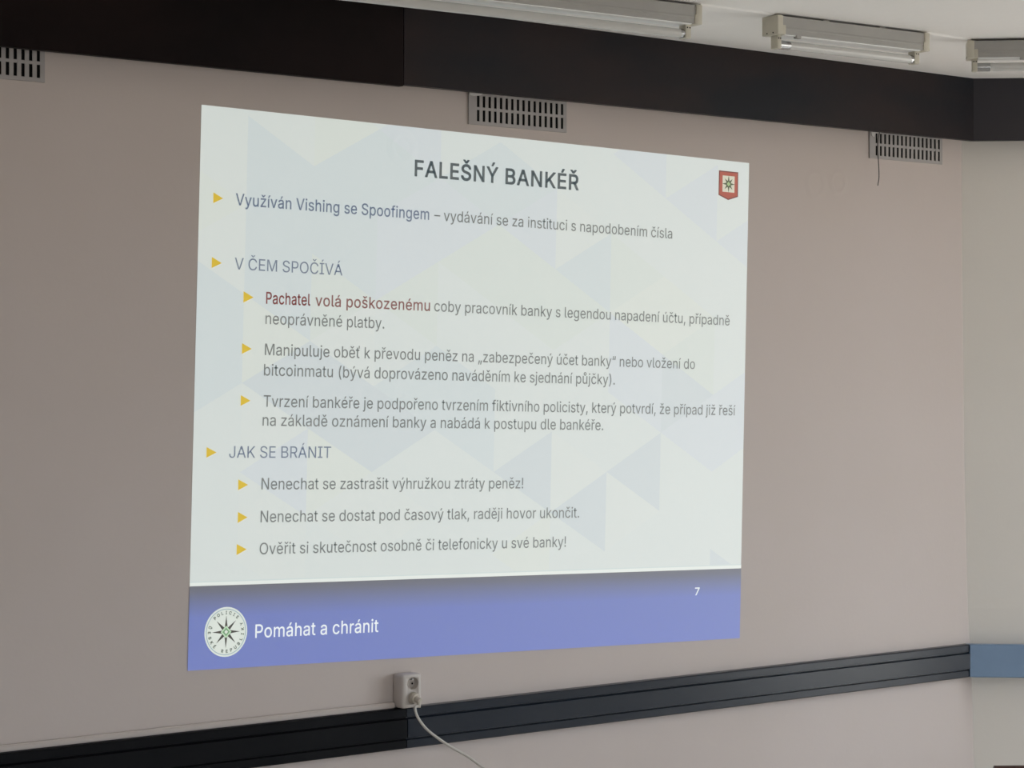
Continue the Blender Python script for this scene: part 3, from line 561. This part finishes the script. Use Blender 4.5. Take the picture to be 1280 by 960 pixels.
    '“': (300, '52,318 104,509 151,509 121,318;175,318 228,509 274,509 244,318'),
    '„': (286, '38,-119 68,71 138,71 85,-119;161,-119 192,71 261,71 208,-119'),
}
from mathutils.geometry import tessellate_polygon
CAP = 509.0
def area2(c): return sum(c[i][0] * c[(i + 1) % len(c)][1] - c[(i + 1) % len(c)][0] * c[i][1] for i in range(len(c)))
def inside(p, c):
    r = False
    for i in range(len(c)):
        (x0, y0), (x1, y1) = c[i - 1], c[i]
        if (y0 > p[1]) != (y1 > p[1]) and p[0] < (x1 - x0) * (p[1] - y0) / (y1 - y0) + x0: r = not r
    return r
CACHE = {}
def glyph(ch, bold):
    if (ch, bold) in CACHE: return CACHE[ch, bold]
    adv, data = GLYPHS[ch]; vs, fs = [], []
    cs = [[tuple(float(k) for k in q.split(',')) for q in c.split()] for c in data.split(';')] if data else []
    hs = [c for c in cs if area2(c) > 0]
    for c in cs:
        if area2(c) > 0: continue
        loops = [c] + [h_ for h_ in hs if inside(h_[0], c)]
        pts = [q for lp in loops for q in lp]
        tris = tessellate_polygon([[Vector((*q, 0)) for q in lp] for lp in loops])
        fs += [tuple(i + len(vs) for i in t) for t in tris]; vs += pts
        if bold:                                   # heavier weight: a stroke of that width along the outline
            for lp in loops:
                for i in range(len(lp)):
                    p, q = Vector(lp[i - 1]), Vector(lp[i]); d_ = (q - p).normalized()
                    if d_.length < 0.5: continue
                    n_ = Vector((-d_.y, d_.x)) * bold; e_ = d_ * bold * 0.6; k0 = len(vs)
                    vs += [tuple(p - e_ - n_), tuple(q + e_ - n_), tuple(q + e_ + n_), tuple(p - e_ + n_)]; fs.append((k0, k0 + 1, k0 + 2, k0 + 3))
    CACHE[ch, bold] = (adv, vs, fs)
    return CACHE[ch, bold]
def glyphs(body, bold=0.0):
    """a line of text as (verts, faces), baseline at 0, cap height CAP"""
    vs, fs, x = [], [], 0
    for ch in body:
        adv, gv, gf = glyph(ch, bold)
        fs += [tuple(i + len(vs) for i in f) for f in gf]; vs += [(px_ + x, py_, 0) for px_, py_ in gv]; x += adv + 2 * bold
    return vs, fs
def text(name, body, u0, u1, v0, v1, cap, ink, bold=0.0, lift=0.0022, parent=None, label=None, ref=None):
    vs, fs = glyphs(body, bold)
    x0, x1 = min(v[0] for v in vs), max(v[0] for v in vs)
    bm = bmesh.new(); bv = []
    for x, y, _ in vs:
        t = (x - x0) / (x1 - x0)
        bv.append(bm.verts.new(S(u0 + (u1 - u0) * t, v0 + (v1 - v0) * t + y / CAP * cap, lift)))
    for f in fs:
        try: bm.faces.new([bv[i] for i in f])
        except ValueError: pass
    bm.normal_update()
    for fc in bm.faces:
        if fc.normal.y > 0: fc.normal_flip()
    me = bpy.data.meshes.new(name); bm.to_mesh(me); bm.free()
    o = link(name, me, INK[ink], slide if parent is None else parent)
    if label: o['label'] = label
    return o

text('title_text', 'FALEŠNÝ', 3.498, 4.994, 6.815, 6.820, 0.222, 'dark', 17, label='bold dark grey title word FALEŠNÝ')
text('title_text', 'BANKÉŘ', 5.127, 6.515, 6.820, 6.825, 0.222, 'dark', 17, label='bold dark grey title word BANKÉŘ')
text('heading_text', 'Využíván Vishing se Spoofingem', 0.562, 3.770, 6.203, 6.207, 0.157, 'blue', 6, label='blue words Využíván Vishing se Spoofingem')
text('body_text', '– vydávání se za instituci s napodobením čísla', 3.859, 8.400, 6.209, 6.209, 0.155, 'grey', 2)
text('heading_text', 'V ČEM SPOČÍVÁ', 0.570, 2.309, 5.341, 5.342, 0.157, 'blue', label='blue heading V ČEM SPOČÍVÁ')
text('body_text', 'Pachatel', 1.078, 1.790, 4.902, 4.904, 0.157, 'dred', 9, label='bold dark red word Pachatel')
text('body_text', 'volá poškozenému', 1.874, 3.821, 4.905, 4.911, 0.155, 'red', 7, label='dark red words volá poškozenému')
text('body_text', 'coby pracovník banky s legendou napadení účtu, případně', 3.896, 9.643, 4.911, 4.916, 0.155, 'grey', 2)
text('body_text', 'neoprávněné platby.', 1.076, 3.036, 4.626, 4.632, 0.155, 'grey', 2)
text('body_text', 'Manipuluje oběť k převodu peněz na „zabezpečený účet banky“ nebo vložení do', 1.078, 8.927, 4.205, 4.214, 0.155, 'grey', 2)
text('body_text', 'bitcoinmatu (bývá doprovázeno naváděním ke sjednání půjčky).', 1.071, 7.302, 3.929, 3.937, 0.155, 'grey', 2)
text('body_text', 'Tvrzení bankéře je podpořeno tvrzením fiktivního policisty, který potvrdí, že případ již řeší', 1.077, 9.807, 3.507, 3.507, 0.155, 'grey', 2)
text('body_text', 'na základě oznámení banky a nabádá k postupu dle bankéře.', 1.069, 7.093, 3.250, 3.247, 0.155, 'grey', 2)
text('heading_text', 'JAK SE BRÁNIT', 0.555, 2.191, 2.815, 2.817, 0.157, 'blue', label='blue heading JAK SE BRÁNIT')
text('body_text', 'Nenechat se zastrašit výhružkou ztráty peněz!', 1.075, 5.583, 2.389, 2.380, 0.155, 'grey', 2)
text('body_text', 'Nenechat se dostat pod časový tlak, raději hovor ukončit.', 1.073, 6.659, 1.946, 1.939, 0.155, 'grey', 2)
text('body_text', 'Ověřit si skutečnost osobně či telefonicky u své banky!', 1.071, 6.415, 1.513, 1.508, 0.155, 'grey', 2)
text('footer_text', 'Pomáhat a chránit', 1.033, 3.054, 0.390, 0.386, 0.178, 'white', 5, label='white words Pomáhat a chránit on the blue band')
text('page_number', '7', 9.023, 9.122, 0.707, 0.708, 0.115, 'white', 14, label='small white page number 7')
for (x, va, vb, xt) in ((0.212, 6.349, 6.205, 0.363), (0.213, 5.487, 5.339, 0.367), (0.719, 5.052, 4.900, 0.877), (0.715, 4.354, 4.210, 0.868),
                        (0.715, 3.656, 3.512, 0.867), (0.204, 2.956, 2.815, 0.358), (0.708, 2.525, 2.380, 0.863), (0.714, 2.089, 1.941, 0.866), (0.708, 1.659, 1.511, 0.864)):
    flat('bullet_marker', [[(x, va), (x, vb), (xt, (va + vb) / 2)]], 0.0022, INK['gold'])

# round emblem on the footer
EC, ER = (0.572, 0.489), 0.333
def disc(r, c=EC, n=48): return [(c[0] + r * math.cos(2 * math.pi * i / n), c[1] + r * math.sin(2 * math.pi * i / n)) for i in range(n)]
def ring(r0, r1, c=EC, n=48):
    a, b = disc(r0, c, n), disc(r1, c, n)
    return [[a[i], a[(i + 1) % n], b[(i + 1) % n], b[i]] for i in range(n)]
emb = flat('round_emblem', [disc(ER)], 0.0024, projected('emblem_white', (0.50, 0.57, 0.52)), label='round white police emblem with a dark star')
flat('rim_line', ring(ER * 0.90, ER * 0.93), 0.0028, projected('emblem_rim', (0.05, 0.12, 0.17), base=(0.45, 0.5, 0.5)), emb)
def star(c, rl, w, angs):
    out = []
    for a, L in angs:
        a = R(a); d = (math.cos(a), math.sin(a)); p = (-d[1], d[0])
        b = 0.22 * rl
        out.append([(c[0] + d[0] * b + p[0] * w, c[1] + d[1] * b + p[1] * w), (c[0] + d[0] * b - p[0] * w, c[1] + d[1] * b - p[1] * w), (c[0] + d[0] * L, c[1] + d[1] * L)])
    return out
dk = projected('emblem_dark', (0.0, 0.0, 0.0), base=(0.17, 0.16, 0.14))
flat('star', star(EC, ER * 0.8, ER * 0.068, [(90, ER * 0.66), (270, ER * 0.66), (0, ER * 0.66), (180, ER * 0.66), (45, ER * 0.64), (135, ER * 0.64), (225, ER * 0.64), (315, ER * 0.64)]), 0.0028, dk, emb)
dia = lambda r: [(EC[0] + r, EC[1]), (EC[0], EC[1] + r), (EC[0] - r, EC[1]), (EC[0], EC[1] - r)]
sq = lambda r: [(EC[0] + r, EC[1] + r), (EC[0] - r, EC[1] + r), (EC[0] - r, EC[1] - r), (EC[0] + r, EC[1] - r)]
gr = projected('emblem_green', (0.02, 0.11, 0.03), base=(0.30, 0.42, 0.28)); wh = projected('emblem_centre_white', (0.50, 0.58, 0.50))
flat('star_centre', [dia(ER * 0.25)], 0.0030, projected('emblem_pale_green', (0.30, 0.42, 0.28), base=(0.4, 0.5, 0.38)), emb)
flat('star_centre', [dia(ER * 0.17)], 0.0032, gr, emb)
flat('star_centre', [dia(ER * 0.09)], 0.0034, wh, emb)
bm = bmesh.new()
def arc_letters(word, a0, a1, inward):
    for i, ch in enumerate(word):
        if ch == ' ': continue
        a = R(a0 + (a1 - a0) * i / (len(word) - 1))
        vs, fs = glyphs(ch, 24)
        xc = (min(v[0] for v in vs) + max(v[0] for v in vs)) / 2
        sc = ER * 0.125 / CAP
        er = Vector((math.cos(a), math.sin(a))); et = Vector((math.sin(a), -math.cos(a)))     # clockwise tangent
        bv = []
        for x, y, _ in vs:
            lx, ly = (x - xc) * sc, (y - CAP / 2) * sc
            p = Vector(EC) + er * (ER * 0.775) + (et * lx + er * ly if not inward else -et * lx - er * ly)
            bv.append(bm.verts.new(S(p.x, p.y, 0.0030)))
        for f in fs:
            try: bm.faces.new([bv[q] for q in f])
            except ValueError: pass
arc_letters('POLICIE', 133, 48, False)
arc_letters('ČESKÉ REPUBLIKY', 165, 383, True)
bm.normal_update()
for fc in bm.faces:
    if fc.normal.y > 0: fc.normal_flip()
me = bpy.data.meshes.new('lettering'); bm.to_mesh(me); bm.free()
link('lettering', me, projected('emblem_letters', (0.0, 0.01, 0.0), base=(0.30, 0.32, 0.28)), emb)

# red shield badge
SC = (9.558, 7.135)
shd = flat('shield_badge', [[(9.350, 7.336), (9.350, 6.950), (9.558, 6.884), (9.767, 6.947), (9.763, 7.336)]], 0.0022, projected('shield_edge', (0.05, 0.0, 0.0), base=(0.30, 0.17, 0.16)), label='small red shield badge with a pale star')
flat('shield_field', [[(9.368, 7.318), (9.368, 6.962), (9.558, 6.903), (9.749, 6.960), (9.745, 7.318)]], 0.0024, projected('shield_red', (0.16, 0.0, 0.0), base=(0.47, 0.24, 0.19)), shd)
sqz = 0.128
flat('shield_panel', [[(SC[0] - sqz, SC[1] - sqz), (SC[0] + sqz, SC[1] - sqz), (SC[0] + sqz, SC[1] + sqz), (SC[0] - sqz, SC[1] + sqz)]], 0.0026, projected('shield_cream', (0.44, 0.44, 0.34)), shd)
flat('star', star(SC, 0.13, 0.022, [(90, 0.135), (270, 0.135), (0, 0.135), (180, 0.135), (45, 0.12), (135, 0.12), (225, 0.12), (315, 0.12)]), 0.0028, projected('shield_star', (0.0, 0.02, 0.0), base=(0.22, 0.22, 0.16)), shd)
flat('star_centre', [[(SC[0] + 0.04, SC[1]), (SC[0], SC[1] + 0.04), (SC[0] - 0.04, SC[1]), (SC[0], SC[1] - 0.04)]], 0.0030, projected('shield_green', (0.18, 0.26, 0.12), base=(0.4, 0.45, 0.3)), shd)

# ------------------------------------------------------------------ fluorescent lamps on the ceiling
def lamp(name, loc, rotz, L, label, starter_at):
    """local X along the lamp from its left end, local -Y towards the seats, top at z = 0"""
    t = empty(name, loc, rotz, label, 'ceiling lamp', 'bare fluorescent ceiling lamps')
    g, h, dp = 0.007, 0.052, 0.062
    c = 0.021                                          # end caps
    # housing: an open channel with a folded lower lip
    bm = bmesh.new()
    pr = [(-dp / 2, -g), (-dp / 2, -g - 0.030), (-dp / 2 - 0.0015, -g - 0.033), (-dp / 2 - 0.0015, -g - 0.036), (-dp / 2, -g - 0.038), (-dp / 2, -g - h + 0.002), (-dp / 2 + 0.002, -g - h),
          (dp / 2 - 0.002, -g - h), (dp / 2, -g - h + 0.002), (dp / 2, -g), (dp / 2 - 0.004, -g), (dp / 2 - 0.004, -g - 0.046), (-dp / 2 + 0.004, -g - 0.046), (-dp / 2 + 0.004, -g)]
    sweep(bm, [0, 1], lambda i: [((c - 0.004) if i == 0 else L - c + 0.004, y, z) for y, z in pr])
    obj('housing', bm, M['lamp_body'], t)
    bm = bmesh.new(); box(bm, c + 0.012, L - c - 0.012, -dp / 2 + 0.003, dp / 2 - 0.003, -g - h - 0.0025, -g - h + 0.001, 0.0008, 1)
    o = obj('reflector', bm, M['lamp_white'], t); o['label'] = 'white underside of the housing'
    for xx in (0.33 * L, 0.70 * L):
        bm = bmesh.new(); box(bm, xx - 0.012, xx + 0.012, -0.02, 0.02, -g - 0.002, 0.0)
        obj('mounting_pad', bm, M['lamp_body'], t)
    for s in (0, 1):
        x0, x1 = (0, c) if s == 0 else (L - c, L)
        bm = bmesh.new(); box(bm, x0, x1, -dp / 2 - 0.004, dp / 2 + 0.004, -g - h - 0.002, -g + 0.002, 0.003, 2)
        xa, xb = (c - 0.002, c + 0.011) if s == 0 else (L - c - 0.004, L - c + 0.002)
        box(bm, xa, xb, -dp / 2 - 0.003, dp / 2 + 0.003, -g - h - 0.001, -g - 0.026, 0.001, 1)
        ec = obj('end_cap', bm, M['cream'], t, True)
        # lampholder with its two screws and round rotor
        xa, xb = (0.016, 0.032) if s == 0 else (L - 0.044, L - 0.024)
        bm = bmesh.new(); box(bm, xa, xb, -0.015, 0.015, -g - h - 0.040, -g - h + 0.001, 0.003, 2)
        lh = obj('lamp_holder', bm, M['cream'], t, True)
        for yy in (-0.014, 0.012):
            xf = (-0.0008, 0.001) if s == 0 else (L - 0.001, L + 0.0008)
            bm = bmesh.new(); cyl(bm, (xf[0], yy, -g - h + 0.004), (xf[1], yy, -g - h + 0.004), 0.0022, seg=12)
            obj('screw', bm, M['black'], ec)
        for k in (0.3, 0.75):
            bm = bmesh.new(); cyl(bm, (xa + (xb - xa) * k, -0.0158, -g - h - 0.010), (xa + (xb - xa) * k, -0.0145, -g - h - 0.010), 0.0020, seg=12)
            obj('screw', bm, M['black'], lh)
    zc = -g - h - 0.026
    ta, tb = 0.032, L - 0.044
    bm = bmesh.new(); cyl(bm, (ta + 0.004, 0, zc), (tb - 0.004, 0, zc), 0.0130, seg=32)
    tu = obj('tube', bm, M['tube'], t, True)
    for xa, xb in ((ta, ta + 0.040), (tb - 0.012, tb)):
        bm = bmesh.new(); cyl(bm, (xa, 0, zc), (xb, 0, zc), 0.0134, seg=32)
        obj('tube_cap', bm, M['tube_cap'], tu, True)
    if starter_at is not None:
        bm = bmesh.new(); box(bm, starter_at - 0.010, starter_at + 0.010, -dp / 2 - 0.001, -dp / 2 + 0.014, -g - h - 0.008, -g - h + 0.004, 0.002, 1)
        obj('clip', bm, M['lamp_body'], t, True)
    return t
# depth centre is half a housing behind the front face
def lamp_at(name, fx, fy, ang, L, left, label, st):
    """(fx, fy) = front upper corner of the left (left=True) or right end, ang = direction of the lamp"""
    d = Vector((math.cos(ang), math.sin(ang), 0)); nb = Vector((-d.y, d.x, 0))
    p = Vector((fx, fy, 0)) + nb * 0.031 - (Vector((0, 0, 0)) if left else d * L)
    return lamp(name, (p.x, p.y, H), ang, L, label, st)
A2 = math.atan2(-0.697 + 0.660, 1.035 - 0.472)
lamp_at('fluorescent_lamp', 0.472 - 0.021, -0.660 + 0.021 * 0.066, A2, 0.617, True, 'short unlit fluorescent lamp, the middle one of three, showing both end caps', 0.085)
lamp_at('fluorescent_lamp', 0.146 + 0.021, -0.641, A2, 1.24, False, 'longest fluorescent lamp, cut by the top edge of the photo above the slide', None)
A3 = math.atan2(-0.801 + 0.687, 1.392 - 1.282)
lamp_at('fluorescent_lamp', 1.282 - 0.010, -0.687 + 0.010, A3, 0.617, True, 'unlit fluorescent lamp cut by the right edge of the photo, nearest the corner', 0.17)

# plastered-over cable runs between the lamps
def run(name, a, b, label):
    a, b = Vector(a), Vector(b); d = (b - a).normalized(); nb = Vector((-d.y, d.x)); w = 0.022
    bm = bmesh.new()
    def rg(i):
        p = (a, b)[i]
        return [(p.x + nb.x * o, p.y + nb.y * o, z) for o, z in ((-w, H + 0.001), (-w * 0.55, H - 0.0045), (w * 0.55, H - 0.0045), (w, H + 0.001))]
    sweep(bm, [0, 1], rg)
    tag(obj(name, bm, M['ceiling']), label, kind='structure')
run('trim_7', (0.170, -0.618), (0.452, -0.632), 'shallow plastered cable ridge on the ceiling between the long and the middle lamp')
run('trim_8', (1.068, -0.672), (1.285, -0.665), 'shallow plastered cable ridge on the ceiling between the two lamps on the right')

# ------------------------------------------------------------------ wall vents
def vent(x0, label, z0, flap):
    """x0 = left edge; 16 x 2 slots"""
    W, Hh, T, P = 0.377, 0.112, 0.0050, 0.0216
    t = empty('air_vent', (x0, 0, z0), 0, label, 'air vent', 'slotted vents under the dark pelmet')
    s0 = 0.035 - 0.0048; sw = 0.0096
    rows_ = ((0.0105, 0.0440), (0.0525, 0.0860))
    xs_ = [0]
    for i in range(16): xs_ += [s0 + i * P, s0 + i * P + sw]
    xs_.append(W); zs_ = [0, *rows_[0], *rows_[1], Hh]
    bm = bmesh.new()
    vf = {(i, j, k): bm.verts.new((x, y, z)) for i, x in enumerate(xs_) for j, z in enumerate(zs_) for k, y in enumerate((-T, -T + 0.002))}
    hole = lambda i, j: i % 2 == 1 and j in (1, 3) and 0 <= i < len(xs_) - 2
    ni, nj = len(xs_) - 1, len(zs_) - 1
    solid = lambda i, j: 0 <= i < ni and 0 <= j < nj and not hole(i, j)
    for i in range(ni):
        for j in range(nj):
            if not solid(i, j): continue
            bm.faces.new((vf[i, j, 0], vf[i + 1, j, 0], vf[i + 1, j + 1, 0], vf[i, j + 1, 0]))
            bm.faces.new((vf[i, j, 1], vf[i, j + 1, 1], vf[i + 1, j + 1, 1], vf[i + 1, j, 1]))
            for (di, dj, a, b) in ((-1, 0, (i, j), (i, j + 1)), (1, 0, (i + 1, j), (i + 1, j + 1)), (0, -1, (i, j), (i + 1, j)), (0, 1, (i, j + 1), (i + 1, j + 1))):
                if not solid(i + di, j + dj): bm.faces.new((vf[(*a, 0)], vf[(*b, 0)], vf[(*b, 1)], vf[(*a, 1)]))
    for q in ((0, 0.003, 0, Hh), (W - 0.003, W, 0, Hh), (0.003, W - 0.003, 0, 0.003), (0.003, W - 0.003, Hh - 0.003, Hh)):
        box(bm, q[0], q[1], -T + 0.002, 0.0, q[2], q[3])           # rim that closes the plate to the wall
    obj('grille', bm, M['vent'], t)
    bm = bmesh.new(); box(bm, 0.004, W - 0.004, -T + 0.0024, 0.0, 0.004, Hh - 0.004)
    o = obj('duct_backing', bm, M['black'], t); o['label'] = 'black backing painted for the shade behind the slots'
    if flap:
        bm = bmesh.new()
        pts = {1: [(0.000, 0.0865), (0.016, 0.0835), (0.042, 0.0870), (0.052, 0.094), (0.000, 0.100)],
               2: [(0.003, 0.0930), (0.008, 0.0760), (0.020, 0.0720), (0.024, 0.086), (0.055, 0.0885), (0.058, 0.098), (0.003, 0.100)]}[flap]
        prism(bm, pts, -T - 0.0035, -T - 0.0008)
        o = obj('paint_flap', bm, M['flap'], t); o['label'] = 'pale torn flap of paint at the upper left corner'
    return t
vent(-1.919, 'slotted wall vent cut by the left edge of the photo', 2.357, 0)
vent(-0.167, 'slotted grey vent straight above the middle of the projected slide', 2.3475, 1)
vent(1.569, 'slotted vent near the wall corner, a thin cord hanging at its left', 2.3535, 2)
# thin cord hanging in front of the right vent
bm = bmesh.new()
tube_path(bm, [(1.566, -0.060, 2.470), (1.568, -0.046, 2.420), (1.575, -0.036, 2.385), (1.581, -0.034, 2.340), (1.586, -0.032, 2.290), (1.582, -0.030, 2.258)], 0.0017, 8)
tag(obj('hanging_cord', bm, M['crack'], None, True), 'thin dark cord hanging from under the pelmet beside the right vent', 'cord')

# ------------------------------------------------------------------ wall socket, plug, cable, trunking
SX0, SX1, SZ0, SZ1, SD = -0.441, -0.373, 0.6575, 0.7555, 0.050
sock = empty('double_wall_socket', ((SX0 + SX1) / 2, 0, SZ0), 0, 'white surface-mounted double wall socket sitting on the black rail', 'wall socket')
w2 = (SX1 - SX0) / 2; hh = SZ1 - SZ0
bm = bmesh.new(); box(bm, -w2, w2, -SD, 0, 0, hh, 0.010, 4)
body = obj('housing', bm, M['plastic'], sock, True)
holes = []
CZ = (0.0285, 0.0705)
for cz in CZ:
    bm = bmesh.new(); cyl(bm, (0.003, -SD - 0.01, cz), (0.003, -SD + 0.018, cz), 0.0188, 0.0175, seg=40)
    holes.append(obj('cutter', bm, M['plastic']))
bpy.context.view_layer.update()
for c in holes:
    c.parent = sock
    md = body.modifiers.new('well', 'BOOLEAN'); md.object = c; md.operation = 'DIFFERENCE'; md.solver = 'EXACT'
bpy.context.view_layer.update()
me = bpy.data.meshes.new_from_object(body.evaluated_get(DG()))
body.modifiers.clear(); body.data = me
for c in holes: bpy.data.objects.remove(c)
for k, cz in enumerate(CZ):
    bm = bmesh.new()
    bmesh.ops.create_cone(bm, cap_ends=False, segments=40, radius1=0.0196, radius2=0.0186, depth=0.002, matrix=Matrix.Translation((0.003, -SD - 0.0005, cz)) @ Matrix.Rotation(R(90), 4, 'X'))
    bmesh.ops.solidify(bm, geom=bm.faces[:], thickness=0.0012)
    rim = obj('socket_rim', bm, M['plastic'], sock, True)
    if k == 1:
        bm = bmesh.new(); cyl(bm, (0.003, -SD + 0.017, cz + 0.011), (0.003, -SD + 0.001, cz + 0.011), 0.0026, 0.002, seg=14)
        obj('earth_pin', bm, M['steel'], rim, True)
        for sx in (-1, 1):
            bm = bmesh.new(); cyl(bm, (0.003 + sx * 0.0095, -SD + 0.0172, cz - 0.003), (0.003 + sx * 0.0095, -SD + 0.0182, cz - 0.003), 0.0028, seg=14)
            obj('contact_hole', bm, M['black'], rim)

px, pz = (SX0 + SX1) / 2 + 0.003, SZ0 + CZ[0]
pw = empty('power_cable', (px, -SD, pz), 0, 'white power cable with round plug in the lower socket, hanging down to the right', 'cable')
bm = bmesh.new()
cyl(bm, (0, 0.014, 0), (0, -0.006, 0), 0.0168, 0.0168, seg=36)
cyl(bm, (0, -0.006, 0), (0.001, -0.014, -0.001), 0.0168, 0.0150, seg=36)
cyl(bm, (0.001, -0.014, -0.001), (0.003, -0.030, -0.006), 0.0095, 0.0085, seg=24)
cyl(bm, (0.002, -0.024, -0.004), (-0.001, -0.028, -0.024), 0.0075, 0.0050, seg=20)
obj('plug', bm, M['plug'], pw, True)
cab = [(-0.402, -0.078, 0.666), (-0.4175, -0.078, 0.6646), (-0.4148, -0.08, 0.644), (-0.4007, -0.084, 0.6193), (-0.3753, -0.09, 0.5913), (-0.3208, -0.105, 0.55), (-0.2638, -0.125, 0.5135), (-0.2221, -0.15, 0.4778), (-0.12209999999999999, -0.24, 0.39), (-0.03209999999999999, -0.4, 0.22), (0.03790000000000002, -0.6, 0.06), (0.0879, -0.75, 0.008), (0.27790000000000004, -1.0, 0.005), (0.4779, -1.4, 0.005)]
bm = bmesh.new(); tube_path(bm, [Vector(p) - Vector((px, -SD, pz)) for p in cab], 0.0040, 12)
obj('cord', bm, M['cable'], pw, True)
bm = bmesh.new()
prism(bm, [(-4.5, 0.6565), (SX0 + 0.001, 0.6565), (SX0 + 0.001, 0.6735), (-4.5, 0.6735)], -0.015, 0.0)
bmesh.ops.bevel(bm, geom=bm.edges[:], offset=0.0035, segments=2, affect='EDGES')
tag(obj('cable_trunking', bm, M['trunk'], None, True), 'slim pale cable trunking running along the top of the black rail left of the socket', 'cable cover')

# ------------------------------------------------------------------ chair whose top edge enters at the lower right
def chair(loc, rotz, zt):
    t = empty('wooden_chair', loc, rotz, 'reddish-brown wooden chair, only the top edge of its back visible, bottom right corner', 'chair')
    W = 0.21
    bm = bmesh.new()                                    # curved top rail
    pts = [(-W + 2 * W * i / 12, -0.200 - 0.030 * (1 - (2 * i / 12 - 1) ** 2)) for i in range(13)]
    def rr(i):
        x, y = pts[i]; cr = 0.006 * (1 - (2 * i / 12 - 1) ** 2)
        return [(x, y - 0.011, zt - 0.11), (x, y + 0.011, zt - 0.11), (x, y + 0.011, zt - 0.010 + cr), (x, y + 0.005, zt - 0.006 + cr), (x, y - 0.005, zt - 0.006 + cr), (x, y - 0.011, zt - 0.010 + cr)]
    sweep(bm, pts, rr); obj('backrest', bm, M['chair'], t)
    bm = bmesh.new(); box(bm, -W, W, -0.20, 0.21, 0.435, 0.460, 0.008, 2); obj('seat', bm, M['chair'], t, True)
    for sx in (-1, 1):
        bm = bmesh.new()
        sweep(bm, [0, 1, 2], lambda i: [(sx * (W - 0.02) + dx, (-0.235, -0.185, -0.198)[i] + dy, (0, 0.45, zt - 0.03)[i]) for dx, dy in ((-0.014, -0.014), (0.014, -0.014), (0.014, 0.008), (-0.014, 0.008))])
        obj('leg', bm, M['chair'], t)
        bm = bmesh.new(); cyl(bm, (sx * (W - 0.03), 0.18, 0.436), (sx * (W - 0.025), 0.19, 0), 0.018, 0.013, seg=16); obj('leg', bm, M['chair'], t, True)
    return t
chair((-0.472, -2.41, 0), R(-39), 0.851)
